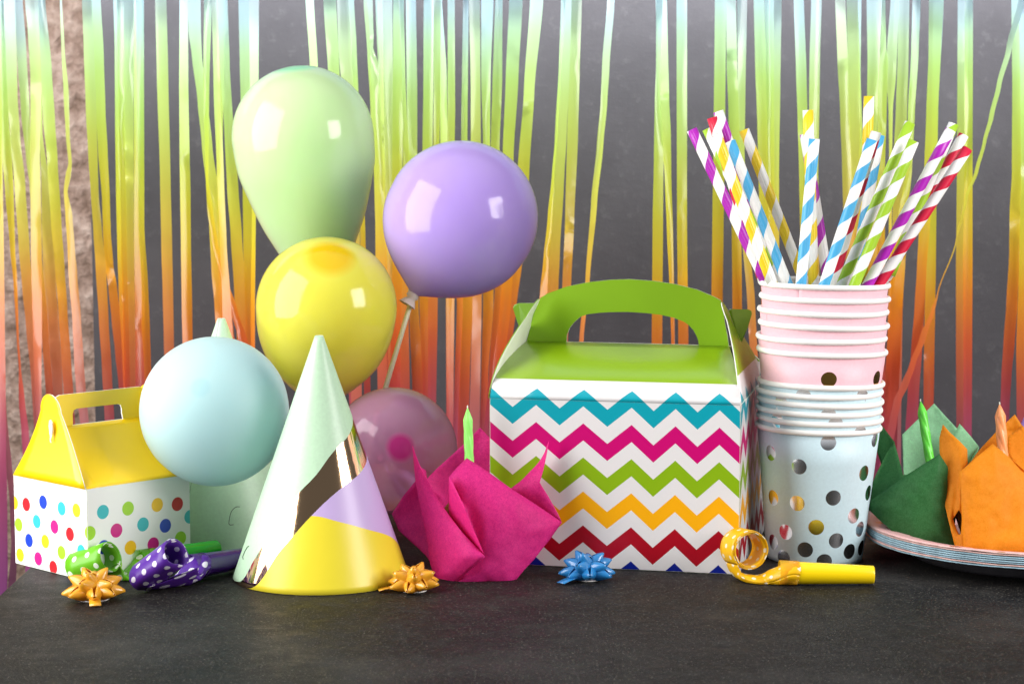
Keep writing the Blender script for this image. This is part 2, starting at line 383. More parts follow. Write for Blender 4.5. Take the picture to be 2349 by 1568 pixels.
for i, tab in enumerate(strips):
    y0 = 1.638 + 0.005 * ((i * 5) % 7)
    if len(tab) > 14: y0 = 1.632
    sg = 1 if (i * 7) % 3 else -1
    V = []; Fc = []; v = -110.0; rows = 0; K = 4; seed = i * 3.7
    rl = random.Random(i)
    creases = [(rl.uniform(50, 1000), rl.uniform(-1, 1)) for _ in range(3)]
    while v <= 1520:
        ul, ur = interp(tab, v, 0), interp(tab, v, 1)
        wd = max(ur - ul, 1.5)
        W = 26.0
        dep = math.sqrt(max(W * W - wd * wd, 0)) * 0.5
        dep += 3 * noise.noise(Vector((seed, v / 170, 0)))
        bul = 1.2 + 2.5 * noise.noise(Vector((seed + 9, v / 240, 0)))
        for v0_, v1_ in sheen.get(i, ()):
            if v0_ - 12 < v < v1_ + 12:
                q_ = min(1, (v - v0_ + 12) / 24, (v1_ + 12 - v) / 24); dep = dep * (1 - q_) + q_ * (-sg) * 0.55 * wd; bul *= (1 - q_)
        for vc, a in creases: dep += 9 * a * math.exp(-((v - vc) / 14) ** 2)
        for k in range(K + 1):
            s = k / K
            y = y0 + px(sg * dep * (s - 0.5) - bul * (1 - (2 * s - 1) ** 2) + 4 * noise.noise(Vector((seed, v / 300, 7))), 1.62)
            V.append(P(ul + (ur - ul) * s, v, y))
        rows += 1; v += 11
    for r in range(rows - 1):
        for k in range(K):
            q = r * (K + 1) + k; Fc.append((q, q + K + 1, q + K + 2, q + 1))
    mesh('film_strip', V, Fc, M_film, curtain)
box('header_flag_band', (-0.62, 1.652, zv(-110) - 0.004), (0.70, 1.668, 0.56), flat('header_flag', lin(180, 205, 235), 0.3), curtain)  # unseen header, stretched upward to keep the backdrop light off the front objects

# ------------------------------------------------------------------ balloons
def balloon_mat(name, c, spot, rough=0.1, trans=0.2, see=0.0, seecol=(1, 1, 1, 1), spotr=0.05, coat=1.0):
    t = NT(name); u = t.sep(t.uv())
    m = t.mr(u[1], spotr * 0.35, spotr, 1, 0)
    n = t.noise(t.obj(), 14, 2)
    c2 = tuple(x * 0.93 for x in c[:3]) + (1,)
    cc = t.mix(m, t.mix(t.mr(n, 0.35, 0.65), c, c2), spot)
    t.p(col=cc, rough=0.6, spec=0.1, sss=0.75)
    t.b.inputs['Subsurface Radius'].default_value = (1, 1, 1); t.b.inputs['Subsurface Scale'].default_value = 0.045
    t.translucent(trans, cc)
    if see: t.seethrough(t.math('MULTIPLY', see, t.math('SUBTRACT', 1.0, m)), seecol)
    t.gloss_over(rough + 0.05, 1.5, coat)
    return t.m
def balloon(label, c3, R, axis, prof, mat, knotmat, stick=None, group='party balloons'):
    """c3 centre of the round part, axis unit towards the rounded tip; prof: t(in R, positive towards neck) -> r"""
    d = -Vector(axis).normalized()
    tip = [(1 - math.cos(a)) for a in [i * PI / 2 / 16 for i in range(17)]]
    pr = [((x) * R, R * math.sqrt(max(0, 1 - (1 - x) ** 2)) + 1e-5) for x in tip]
    xs = catmull([Vector((a, b, 0)) for a, b in prof], 5)[1:]
    pr += [(R * (1 + q.x), R * q.y) for q in xs]
    base = Vector(c3) - d * R
    root = empty('balloon', (c3[0], c3[1], max(0.0, c3[2] - R)), label, 'balloon', group)
    V, Fc, UV = lathe(pr, base, d, 80, hint=(0.1, 0, 1))
    L = pr[-1][0]; UV = [(a, b / L) for a, b in UV]
    mesh('balloon_skin', V, Fc, mat, root, uv=UV)
    e = base + d * L; r0 = pr[-1][1]
    kp = [(-0.002, r0), (0.0005, r0 * 1.5), (0.002, r0 * 1.7), (0.0035, r0 * 1.1), (0.005, r0 * 1.6), (0.008, r0 * 2.3), (0.0083, r0 * 2.35), (0.0078, r0 * 1.8)]
    V, Fc, UV = lathe(kp, e, d, 20); mesh('knot', V, Fc, knotmat, root, uv=UV)
    if stick:
        pts = [Vector(p) for p in stick]
        V, Fc, UV = tube(catmull(pts, 8), 0.00165, 14); mesh('stick', V, Fc, M_stick, root, uv=UV)
        dd = (pts[1] - pts[0]).normalized()
        V, Fc, UV = lathe([(-0.006, 0.0042), (-0.0035, 0.0040), (-0.001, 0.0027), (0.006, 0.0021), (0.006, 0.0016)], pts[0], dd, 20)
        mesh('stick_cup', V, Fc, M_stick, root, uv=UV)
    return root
M_stick = flat('stick_plastic', lin(235, 228, 205), 0.3)
tear = [(0, 1), (.4, .96), (.8, .80), (1.2, .55), (1.6, .29), (1.9, .12), (2.1, .05)]
longp = [(0, 1), (.4, .975), (.7, .90), (1.2, .735), (1.56, .57), (2.0, .36), (2.4, .18), (2.7, .05)]
egg = [(0, 1), (.3, .965), (.55, .86), (.78, .68), (.95, .46), (1.07, .25), (1.15, .10), (1.18, .05)]
# green
y = 1.47; c3 = P(695, 314, y)
balloon('translucent pale green pear shaped balloon, highest of all the balloons', c3, px(162, y), (-0.10, -0.12, 0.99), longp,
        balloon_mat('latex_green', lin(216, 255, 186), lin(140, 225, 150), 0.07, 0.18, 0.10, lin(225, 255, 205), 0.018), flat('knot_green', lin(150, 220, 150)),
        stick=[P(746, 664, 1.475), P(748, 800, 1.475), P(750, 950, 1.472), Vector((P(750, 1200, 1.47).x, 1.470, 0.0))])
y = 1.42; c3 = P(1058, 499, y); ku = P(948, 676, y - 0.012)
balloon('shiny lilac purple balloon on a white stick', c3, px(176, y), (c3 - ku), egg,
        balloon_mat('latex_purple', lin(198, 170, 248), lin(170, 130, 235), 0.07, 0.25, 0, spotr=0.02), flat('knot_purple', lin(225, 205, 205)),
        stick=[P(946, 682, y - 0.010), P(916, 782, y - 0.018), P(884, 890, y - 0.022), P(850, 1010, y - 0.022), Vector((-0.098, y - 0.018, 0.0))])
y = 1.392; c3 = P(749, 704, y)
balloon('shiny bright yellow balloon behind the upright party hat', c3, px(162, y), (0.11, -0.62, 0.78), [(0, 1), (.4, .97), (.8, .86), (1.2, .64), (1.6, .38), (2.0, .16), (2.25, .05)],
        balloon_mat('latex_yellow', lin(255, 242, 92), lin(250, 205, 10), 0.07, 0.30, 0.05, lin(240, 220, 90), 0.026), flat('knot_yellow', lin(240, 205, 40)),
        stick=[P(728, 992, 1.440), P(735, 1100, 1.438), Vector((P(738, 1200, 1.435).x, 1.435, 0.0))])
y = 1.285; c3 = P(492, 942, y)
balloon('matte baby blue balloon leaning against the spotted box', c3, px(172, y), (-0.05, -0.88, 0.42), egg[:],
        balloon_mat('latex_blue', lin(198, 232, 236), lin(188, 226, 232), 0.45, 0.3, 0, spotr=0.006, coat=0.5), flat('knot_blue', lin(150, 200, 220)))
y = 1.382; c3 = P(903, 1034, y)
balloon('see-through pink balloon low behind the pink muffin', c3, px(148, y), (0.16, -0.96, 0.20), tear,
        balloon_mat('latex_pink', lin(255, 176, 218), lin(230, 70, 165), 0.08, 0.30, 0.40, lin(252, 210, 236), 0.011), flat('knot_pink', lin(215, 60, 150)))

# ------------------------------------------------------------------ party hats
def fcurve(t, x, pts):
    n = t.n('ShaderNodeFloatCurve'); cv = n.mapping.curves[0]
    P_ = [((a + 90) / 180, b) for a, b in pts]
    cv.points[0].location = P_[0]; cv.points[1].location = P_[-1]
    for p in P_[1:-1]: cv.points.new(*p)
    for p in cv.points: p.handle_type = 'AUTO_CLAMPED'
    n.mapping.update(); t.l(x, n.inputs['Value']); return n.outputs[0]
MINT = lin(190, 222, 190)
def hat_mat(name, printed):
    t = NT(name); u = t.sep(t.uv()); o = t.obj(); fz = t.noise(o, 500, 3)
    mint = t.mix(t.mr(fz, 0.3, 0.7), MINT, tuple(x * 0.92 for x in MINT[:3]) + (1,))
    if not printed:
        t.p(col=mint, rough=0.42, spec=0.5); return t.m
    x = t.math('DIVIDE', t.math('ADD', u[0], PI / 2), PI); h = u[1]
    c1 = fcurve(t, x, [(-90, 1.0), (-60, .985), (-50, .885), (-22, .642), (0, .545), (21, .461), (55, .395), (90, .335)])
    c2 = fcurve(t, x, [(-90, 1.0), (-50, 1.0), (-25, .83), (-3, .70), (22, .61), (55, .55), (90, .50)])
    c3_ = fcurve(t, x, [(-90, .70), (-3, .70), (22, .727), (45, .765), (75, .82), (90, .86)])
    g = t.math('GREATER_THAN', h, c1); ly = t.math('GREATER_THAN', h, c2); yy = t.math('GREATER_THAN', h, c3_)
    low = t.mix(yy, lin(196, 172, 220), lin(232, 214, 52))
    c = t.mix(g, mint, (0.98, 0.66, 0.40, 1)); c = t.mix(ly, c, low)
    gold = t.math('MULTIPLY', g, t.math('SUBTRACT', 1.0, ly))
    t.p(col=c, metal=gold, rough=t.math('SUBTRACT', 0.36, t.math('MULTIPLY', gold, 0.27)), spec=0.5)
    gn = t.noise(o, 90, 2); t.bump(gn, 0.07, 0.002)
    return t.m
def hat(label, cx, cy, R, Hh, mat, rim=False):
    root = empty('party_hat', (cx, cy, 0), label, 'party hat', 'paper cone party hats')
    n = 160; rows = 40; V = []; Fc = []; UV = []
    for i in range(rows + 1):
        h = i / rows; r = 0.0022 + (R - 0.0022) * h
        for k in range(n + 1):
            ph = -PI + 2 * PI * k / n     # 0 faces the camera
            rr = r * (1 + 0.006 * h * math.sin(2 * ph + 1))
            V.append((cx + rr * math.sin(ph), cy - rr * math.cos(ph), Hh * (1 - h) + 0.0003)); UV.append((ph, h))
    for i in range(rows):
        for k in range(n):
            q = i * (n + 1) + k; Fc.append((q, q + n + 1, q + n + 2, q + 1))
    mesh('cone', V, Fc, [mat, M_white], root, uv=UV, solid=0.0005, rim=1, back=0)
    # lapped seam edge
    def surf(h, ph, off=0.0006):
        r = 0.0022 + (R - 0.0022) * h + off
        return Vector((cx + r * math.sin(ph), cy - r * math.cos(ph), Hh * (1 - h)))
    return root, surf
M_white = flat('white_board', lin(240, 238, 234), 0.55)
M_slit = flat('slit_dark', lin(70, 90, 70), 0.8)
M_mint = hat_mat('mint_card', False)
xh = P(737, 1330, 1.2513).x
root, sf = hat('mint party hat with a gold foil stripe and lilac and yellow base, standing in front', xh, 1.2513, 0.0521, 0.1427, hat_mat('printed_card', True))
V, Fc, UV = tube([sf(h, math.radians(a), 0.0004) for h, a in ((.845, -64), (.85, -66.5), (.87, -69), (.895, -70), (.90, -67))], 0.00022, 6); mesh('slit', V, Fc, M_slit, root)
xh2 = (505 - CX) * 1.365 / F
root, sf = hat('plain pale mint party hat partly hidden behind the blue balloon', xh2, 1.365, 0.0527, 0.1425, M_mint)
V, Fc, UV = tube(catmull([sf(h, math.radians(a), 0.0004) for h, a in ((.80, 21), (.80, 17.5), (.82, 13.5), (.86, 11.5), (.872, 12), (.872, 15))], 5), 0.0003, 6); mesh('slit', V, Fc, M_slit, root)
V, Fc, UV = tube([sf(0.0, -0.4, 0.0002), sf(0.5, -0.42, 0.0002), sf(.98, -0.42, 0.0002)], 0.00022, 6); mesh('seam', V, Fc, M_slit, root)

# ------------------------------------------------------------------ gable boxes
def panel(name, root, pts, mats, uv=None, thick=0.0006, fm=None, smooth=False, rim=1, back=1, faces=None):
    return mesh(name, pts, faces or [tuple(range(len(pts)))], mats, root, uv=uv, smooth=smooth, solid=thick, rim=rim, back=back)
def grid(name, root, fn, nx, ny, mats, uvf=None, thick=0.0006, smooth=True, rim=1, back=1):
    V = []; UV = []; Fc = []
    for j in range(ny + 1):
        for i in range(nx + 1):
            V.append(fn(i / nx, j / ny)); UV.append(uvf(i / nx, j / ny) if uvf else (i / nx, j / ny))
    for j in range(ny):
        for i in range(nx):
            q = j * (nx + 1) + i; Fc.append((q, q + 1, q + nx + 2, q + nx + 1))
    return mesh(name, V, Fc, mats, root, uv=UV, smooth=smooth, solid=thick, rim=rim, back=back)
M_inner = flat('box_inside_board', lin(226, 230, 214), 0.6)

def side_shape(wd, T, r, bend=0.10):
    """outline of a gable side panel, rounded top"""
    L = []
    for k in range(9):
        s = k / 8; L.append((s * (wd / 2 - r) - bend * wd * 0.5 * math.sin(PI * s) * -0.25, s * (T - r)))
    for k in range(1, 12):
        a = PI - PI * k / 12; L.append((wd / 2 + r * math.cos(a), T - r + r * math.sin(a)))
    for k in range(8, -1, -1):
        s = k / 8; L.append((wd - (s * (wd / 2 - r) - bend * wd * 0.5 * math.sin(PI * s) * -0.25), s * (T - r)))
    return L
def lofted(name, root, outline, fn, mats, uvf=None):
    """outline symmetrical left/right; fn(a,b)->3D; grid between paired points"""
    n = len(outline); m = n // 2; V = []; Fc = []; UV = []
    K = 8
    for i in range(m):
        a, b = outline[i], outline[n - 1 - i]
        for j in range(K + 1):
            s = j / K; V.append(fn(a[0] + (b[0] - a[0]) * s, a[1] + (b[1] - a[1]) * s)); UV.append((a[0] + (b[0] - a[0]) * s, a[1]))
    for i in range(m - 1):
        for j in range(K):
            q = i * (K + 1) + j; Fc.append((q, q + 1, q + K + 2, q + K + 1))
    if n % 2:
        V.append(fn(*outline[m])); UV.append(outline[m])
        for j in range(K): Fc.append(((m - 1) * (K + 1) + j, (m - 1) * (K + 1) + j + 1, len(V) - 1))
    if uvf: UV = [uvf(*q) for q in UV]
    return mesh(name, V, Fc, mats, root, uv=UV, smooth=True, solid=0.0006, rim=1, back=1)

def dots_mat(name, dots, base, r, edge=None):
    """multi coloured printed dots; uv in metres; dots: (x, y, colour)"""
    t = NT(name); u = t.uv(); c = base
    for x, y_, cc in dots:
        d = t.vmath('DISTANCE', u, (x, y_, 0)); c = t.mix(t.math('LESS_THAN', d, r), c, cc)
    t.p(col=c, rough=0.32, spec=0.5, coat=0.25, coatr=0.2); return t.m

# --- spotted box
RED, BLU, TEA, YEL, GRN, MAG, DRD = lin(200, 12, 30), lin(10, 60, 190), lin(50, 182, 190), lin(250, 194, 20), lin(160, 212, 40), lin(208, 14, 130), lin(150, 10, 32)
Bp = G(203, 1334); Ap = G(37, 1292)
AB = Bp - Ap; WL = AB.length; e1 = AB.normalized(); e2 = Vector((-e1.y, e1.x, 0)); e2 = e2 if e2.y > 0 else -e2
WR = 0.0742; HB = 0.0540
def conv(lst, x0, x1, t0, t1, b0, b1, W):
    out = []
    for x, y_, c in lst:
        s = (x - x0) / (x1 - x0); tp = t0 + (t1 - t0) * s; bt = b0 + (b1 - b0) * s
        out.append((s * W, (1 - (y_ - tp) / (bt - tp)) * HB, c))
    return out
dl = conv([(171, 920, RED), (274, 907, BLU), (384, 947, TEA), (471, 958, YEL), (121, 1042, GRN), (233, 1024, TEA), (339, 1057, MAG), (430, 1101, RED), (183, 1139, BLU),
           (282, 1145, YEL), (378, 1212, GRN), (126, 1227, YEL), (237, 1250, MAG), (327, 1303, RED), (494, 1205, TEA), (97, 908, YEL), (540, 1095, GRN), (430, 1330, BLU)], 97, 530, 740, 835, 1275, 1383, WL)
dr = conv([(619, 970, TEA), (765, 953, GRN), (939, 935, YEL), (1061, 932, RED), (852, 1048, TEA), (695, 1082, MAG), (986, 1057, BLU), (1077, 1129, GRN), (775, 1184, YEL),
           (911, 1165, MAG), (1137, 1005, TEA), (1137, 1215, MAG), (833, 1270, RED), (540, 1095, GRN), (620, 1180, BLU), (690, 1290, GRN), (960, 1250, TEA)], 530, 1137, 835, 765, 1383, 1270, WR)
WB = lin(244, 243, 240)
sb = empty('gable_box', (Bp.x, Bp.y, 0), 'small white box with coloured dots and a plain yellow lid and handle', 'gift box', 'cardboard gable boxes with handles')
A0, B0 = Ap, Bp; C0 = Bp + e2 * WR; D0 = Ap + e2 * WR; Z = Vector((0, 0, 1))
def quadgrid(name, p, q, hgt, mats, W):
    return grid(name, sb, lambda i, j: p + (q - p) * i + Z * (0.0006 + hgt * j) , 1, 1, mats, lambda i, j: (i * W, j * hgt), smooth=False)
mL = dots_mat('dot_print_side', dl, WB, 0.0041); mR = dots_mat('dot_print_front', dr, WB, 0.0042)
quadgrid('side_wall', A0, B0, HB, [mL, M_inner], WL)
quadgrid('front_wall', B0, C0, HB, [mR, M_inner], WR)
quadgrid('side_wall', D0, C0, HB, [mL, M_inner], WL)
quadgrid('back_wall', A0, D0, HB, [mR, M_inner], WR)
panel('base', sb, [p + Z * 0.0006 for p in (A0, B0, C0, D0)], [M_white, M_inner])
M_ylid = flat('yellow_card', lin(250, 208, 8), 0.35, coat=0.2, var=0.03)
mids = (A0 + B0) / 2; midt = mids + e2 * WR
zf, zt = 0.0870, 0.1060
ins = 0.004
RL = mids + e2 * ins + Z * zf; RR = midt - e2 * ins + Z * zf
grid('lid_slope', sb, lambda i, j: (B0 + Z * (HB + .0006)).lerp(C0 + Z * (HB + .0006), i).lerp(RL.lerp(RR, i) - e1 * -0.0006, j) + (e1 * 1 + Z * 1) * (-0.0022 * math.sin(PI * j)), 8, 14, [M_ylid, M_inner])
grid('lid_slope', sb, lambda i, j: (A0 + Z * (HB + .0006)).lerp(D0 + Z * (HB + .0006), i).lerp(RL.lerp(RR, i) + e1 * -0.0006, j) + (-e1 * 1 + Z * 1) * (-0.0022 * math.sin(PI * j)), 8, 14, [M_ylid, M_inner])
def handle_band(name, root, outer, inner, fn, mats):
    V = []; Fc = []; n = len(outer); K = 5
    for a, b in zip(outer, inner):
        for k in range(K + 1):
            s = k / K; V.append(fn(a[0] + (b[0] - a[0]) * s, a[1] + (b[1] - a[1]) * s))
    for i in range(n - 1):
        for k in range(K):
            q = i * (K + 1) + k; Fc.append((q, q + 1, q + K + 2, q + K + 1))
    return mesh(name, V, Fc, mats, root, smooth=False, solid=0.0009, rim=1, back=0)
Wh = WR - 2 * ins; hh = zt - zf
out = [(0, 0), (0, hh * .45), (0, hh - .004), (.0012, hh - .0012), (.004, hh), (Wh * .3, hh), (Wh * .7, hh), (Wh - .004, hh), (Wh - .0012, hh - .0012), (Wh, hh - .004), (Wh, hh * .45), (Wh, 0)]
hx0, hx1, hz = 0.013, 0.0485, 0.0098
inn = [(hx0, 0), (hx0, hz * .4), (hx0, hz - .003), (hx0 + .0008, hz - .0008), (hx0 + .003, hz), (hx0 + .01, hz), (hx1 - .01, hz), (hx1 - .003, hz), (hx1 - .0008, hz - .0008), (hx1, hz - .003), (hx1, hz * .4), (hx1 + .001, 0)]
handle_band('handle', sb, out, inn, lambda a, b: RL + e2 * a + Z * b, [M_ylid, M_white])
T = math.hypot(zt - HB, 0.004)
so = side_shape(WL, zt - HB + 0.0005, 0.0105)
lofted('lid_side', sb, so, lambda a, b: A0 + e1 * a + Z * (HB + .0006 + b) + e2 * (0.002 * math.sin(PI * min(1, b / (zt - HB))) + 0.002 * b / (zt - HB)) - e2 * 0.0006, [M_ylid, M_white])
lofted('lid_side', sb, so, lambda a, b: D0 + e1 * a + Z * (HB + .0006 + b) - e2 * (0.002 * math.sin(PI * min(1, b / (zt - HB))) + 0.002 * b / (zt - HB)) + e2 * 0.0006, [M_ylid, M_white])
# slot in the left side panel with the locking tab showing
def slotpt(u_, v_, off):
    # point on left panel plane at pixel-measured panel coordinates
    return mids + e2 * (0.0015 - off) + e1 * u_ + Z * v_
sl = [(-.0008, .0915), (.0010, .0922), (.0026, .0905), (.0030, .0860), (.0018, .0830), (.0010, .0815), (.0009, .0785), (-.0001, .0785), (-.0001, .0815), (-.0007, .0840), (-.0014, .0880)]
panel('slot', sb, [slotpt(a + .0015, b, .0012) for a, b in sl], [M_white, M_white], thick=0.0003)
sl2 = [(.0000, .0912), (.0010, .0917), (.0022, .0902), (.0026, .0860), (.0013, .0833), (.0000, .0845), (-.0008, .0880)]
panel('tab', sb, [slotpt(a + .0016, b, .0016) for a, b in sl2], [flat('tab_yellow', lin(228, 180, 10), .4), M_white], thick=0.0003)
sl3 = [(.0008, .0813), (.0007, .0790), (.0001, .0790), (.0001, .0813)]
panel('slot', sb, [slotpt(a + .0015, b, .0016) for a, b in sl3], [flat('slot_shadow_gap', lin(110, 80, 20), .8), M_white], thick=0.0003)

# --- chevron box
L0 = G(1125, 1292); R0 = G(1694, 1318)
ex = (R0 - L0).normalized(); ey = Vector((-ex.y, ex.x, 0)); WF = (R0 - L0).length; DD = 0.142; HC = 0.1013; ZF = 0.1290
cb = empty('gable_box', (L0.x, L0.y, 0), 'large white box with rainbow zigzag stripes and a lime green handled lid', 'gift box', 'cardboard gable boxes with handles')
pk = [(-0.0, -0.98), (0.0284, 0.0), (0.0573, 1.0), (0.0866, 2.0), (0.1130, 3.0), (0.1392, 4.0), (0.1505, 4.43)]
def phase(s):
    for (a, p), (b, q) in zip(pk, pk[1:]):
        if s <= b + 1e-6: return p + (q - p) * (s - a) / (b - a)
    return 4.43 + (s - 0.1505) / 0.0262
PT = 0.0206
t = NT('zigzag_print'); u = t.sep(t.uv())
tri = t.math('PINGPONG', u[0], 0.5)                      # 0 at integer peaks, .5 in valleys
hgt = t.math('ADD', t.math('DIVIDE', u[1], PT), t.math('MULTIPLY', tri, 2 * 0.0119 / PT))
# teal peak top at height: solved from the picture
top = 0.1085 / PT
k_ = t.math('SUBTRACT', top, hgt)                         # bands counted downwards from the teal top edge
band = t.math('FLOOR', k_); fr = t.math('FRACT', k_)
inb = t.math('MULTIPLY', t.math('LESS_THAN', fr, 0.50), t.math('MULTIPLY', t.math('GREATER_THAN', k_, 0.0), t.math('LESS_THAN', k_, 6.0)))
cols = [lin(6, 160, 178), lin(204, 0, 112), lin(138, 178, 16), lin(250, 176, 8), lin(170, 6, 30), lin(8, 30, 140)]
bc = t.ramp(t.math('DIVIDE', t.math('ADD', band, 0.5), 6.0), [(max(0, i / 6), cc) for i, cc in enumerate(cols)], 'CONSTANT')
c = t.mix(inb, lin(230, 227, 227), bc)
gl = lin(140, 178, 8)
c = t.mix(t.math('GREATER_THAN', u[1], 0.1013 + 0.0158), c, gl)
fz = t.noise(t.obj(), 700, 2)
t.p(col=c, rough=0.30, spec=0.5, coat=0.25, coatr=0.18); M_zig = t.m
M_lime = flat('lime_card', lin(118, 162, 12), 0.30, coat=0.35, var=0.03)
M_limed = flat('lime_card_inner', lin(126, 168, 18), 0.36, var=0.03)
R1 = R0; L1 = L0
def wallg(name, p, q, s0, ns, sgn=1):
    Wd = (q - p).length
    return grid(name, cb, lambda i, j: p + (q - p) * i + Z * (0.0006 + HC * j), ns, 1, [M_zig, M_inner], lambda i, j: (phase(s0 + Wd * i), 0.0006 + HC * j), smooth=False)
# front wall, split at the print's own breakpoints
def front(i): 
    return i
ss = sorted([0.0] + [a for a, b in pk[1:-1]] + [WF])
V = []; UV = []; Fc = []
for s in ss:
    for z_ in (0.0006, HC): V.append(L0 + ex * s + Z * z_); UV.append((phase(s), z_))
for i in range(len(ss) - 1): Fc.append((2 * i, 2 * i + 2, 2 * i + 3, 2 * i + 1))
mesh('front_wall', V, Fc, [M_zig, M_inner], cb, uv=UV, smooth=False, solid=0.0006, rim=1, back=1)
def simple(name, p, q, off):
    Wd = (q - p).length; n = 1
    V = [p + Z * .0006, q + Z * .0006, q + Z * HC, p + Z * HC]
    UV = [(off, .0006), (off + Wd / 0.0262, .0006), (off + Wd / 0.0262, HC), (off, HC)]
    return mesh(name, V, [(0, 1, 2, 3)], [M_zig, M_inner], cb, uv=UV, smooth=False, solid=0.0006, rim=1, back=1)
Rb = R0 + ey * DD; Lb = L0 + ey * DD
simple('side_wall', R0, Rb, 4.43); simple('back_wall', Rb, Lb, 0.3); simple('side_wall', Lb, L0, 0.0)
panel('base', cb, [p + Z * .0006 for p in (L0, R0, Rb, Lb)], [M_white, M_inner])
ridL = P(1209, 782, 1.3715); ridR = P(1672, 794, 1.3400)
zr = (ridL.z + ridR.z) / 2; ridL.z = zr; ridR.z = zr
# front slope: zigzag on the lower part, lime above (by printed height)
SLEN = ((L0 + Z * HC) - ridL).length
def slope(name, a, b, ra, rb, rev=False):
    V = []; UV = []; Fc = []; NS = 14
    sl_ = [0.0] + [x for x, _ in pk[1:-1]] + [WF]
    for s in sl_:
        i = s / WF
        for j in range(NS + 1):
            q = j / NS
            p0 = a.lerp(b, i) + Z * HC; p2 = ra.lerp(rb, i); p1 = p0 + Z * 0.017
            bz = lambda q: p0 * (1 - q) ** 2 + p1 * (2 * q * (1 - q)) + p2 * q * q
            p = bz(q)
            if j == 0: arc = 0.0
            else: arc += (p - V[-1]).length
            V.append(p)
            UV.append((phase(s), HC + arc))
    for i in range(len(sl_) - 1):
        for j in range(NS):
            k = i * (NS + 1) + j; Fc.append((k, k + NS + 1, k + NS + 2, k + 1))
    return mesh(name, V, Fc, [M_zig, M_inner], cb, uv=UV, solid=0.0006, rim=1, back=1)
slope('lid_slope', L0, R0, ridL, ridR)
slope('lid_slope', Lb, Rb, ridL + ey * .0014, ridR + ey * .0014, True)
outp = [(1209, 782), (1216, 752), (1229, 712), (1240, 683), (1256, 673), (1300, 657), (1350, 647), (1400, 641.5), (1445, 640), (1500, 644), (1550, 651.5), (1600, 664), (1640, 681), (1654, 689), (1659, 712), (1664, 745), (1669, 770), (1672, 794)]
innp = [(1300, 784), (1301, 768), (1307, 752), (1318, 738), (1332, 726), (1350, 720), (1375, 717), (1400, 715.5), (1440, 715), (1480, 717.5), (1515, 721.5), (1545, 728), (1568, 737), (1580, 745), (1591, 757), (1598, 770), (1602, 781), (1603, 791.5)]
def hp(u_, v_):
    s = (u_ - 1209) / (1672 - 1209); yy = ridL.y + (ridR.y - ridL.y) * s
    bow = 0.0
    return P(u_, v_, yy)
handle_band('handle', cb, outp, innp, hp, [M_limed, M_white])
# locking tabs of the handle, poking through the side panels
def tabp(pts, mats, th=0.0007, name='tab', sm=False):
    return mesh(name, pts, [tuple(range(len(pts)))], mats, cb, smooth=sm, solid=th, rim=1, back=0)
yr = ridR.y
tabp([P(1671, 712, yr - .012), P(1676, 708.5, yr - .012), P(1716, 709.5, yr - .006), P(1723, 713, yr - .005), P(1724, 720, yr - .005), P(1715, 750, yr - .007), P(1700, 787, yr - .010), P(1697, 786, yr - .012)], [flat('tab_lime', lin(112, 156, 20), .4), M_white])
yl = ridL.y
tabp([P(1240, 695, yl), P(1190, 695, yl + .004), P(1180, 699, yl + .005), P(1177, 706, yl + .005), P(1186, 735, yl + .005), P(1198, 768, yl + .004), P(1225, 770, yl)], [flat('tab_lime_back', lin(108, 150, 20), .4), M_white])
# right side panel of the lid
ZF = zr
so = side_shape(DD, ZF + 0.0285 - HC, 0.010)
def sidefn(a, b):
    T_ = ZF + 0.0285 - HC; q = b / T_
    inn_ = 0.0198 * q ** 1.15
    return R0 + ey * (a * 0.98 + 0.001 - (1 - a / DD) * 0.016 * math.sin(PI * min(1, q))) + Z * (HC + b) - ex * (inn_ * (1.0) + 0.0005) + ex * 0.002 * math.sin(PI * q)
lofted('lid_side', cb, so, sidefn, [M_zig, M_white], uvf=lambda a, b: (4.43 + a / 0.0262, HC + b))
def sidefnL(a, b):
    T_ = ZF + 0.0285 - HC; q = b / T_
    rr_ = (ridL - (L0 + ey * DD / 2)).dot(ex)
    flare = (1 - a / DD) ** 2 * 0.012 * math.sin(PI * min(1, q * 1.05)) ** 0.7
    return L0 + ey * (a * 0.98 + 0.001 - (1 - a / DD) * 0.020 * math.sin(PI * min(1, q))) + Z * (HC + b) + ex * (rr_ * q ** 1.3 + 0.012 * q ** 2 - 0.0012)
lofted('lid_side', cb, so, sidefnL, [M_inner, M_lime])

# ------------------------------------------------------------------ cups
def foil_cup_mat(name, c, foil, dots, rdot, rim=False):
    """uv = (angle, height); dots = (angle, height, local radius)"""
    t = NT(name); u = t.uv(); d = None
    for ph, z_, r in dots:
        v_ = t.vmath('MULTIPLY', t.vmath('SUBTRACT', u, (ph, z_, 0)), (r, 1, 0)); L = t.vmath('LENGTH', v_)
        d = L if d is None else t.math('MINIMUM', d, L)
    m = t.math('LESS_THAN', d, rdot)
    fz = t.noise(t.obj(), 600, 3)
    cc = t.mix(t.mr(fz, .3, .7), c, tuple(x * 0.94 for x in c[:3]) + (1,))
    t.p(col=t.mix(m, cc, foil), metal=m, rough=t.math('SUBTRACT', 0.45, t.math('MULTIPLY', m, 0.29)), spec=0.4)
    return t.m
CY0 = 1.308; CUX = 0.1866
RB, RT, CH = 0.0291, 0.0371, 0.0820
def cupdot(zu, zvv):
    u_ = 1634.5 + .5118 * zu; v_ = 602.2 + .5118 * zvv
    z_ = P(u_, v_, CY0 - 0.030).z
    uc = 1868 + (1300 - v_) * 0.040; r = RB + (RT - RB) * z_ / CH
    s = max(-0.97, min(0.97, (P(u_, v_, CY0 - 0.02).x - P(uc, v_, CY0 - 0.02).x) / r))
    return (math.asin(s), z_, r)
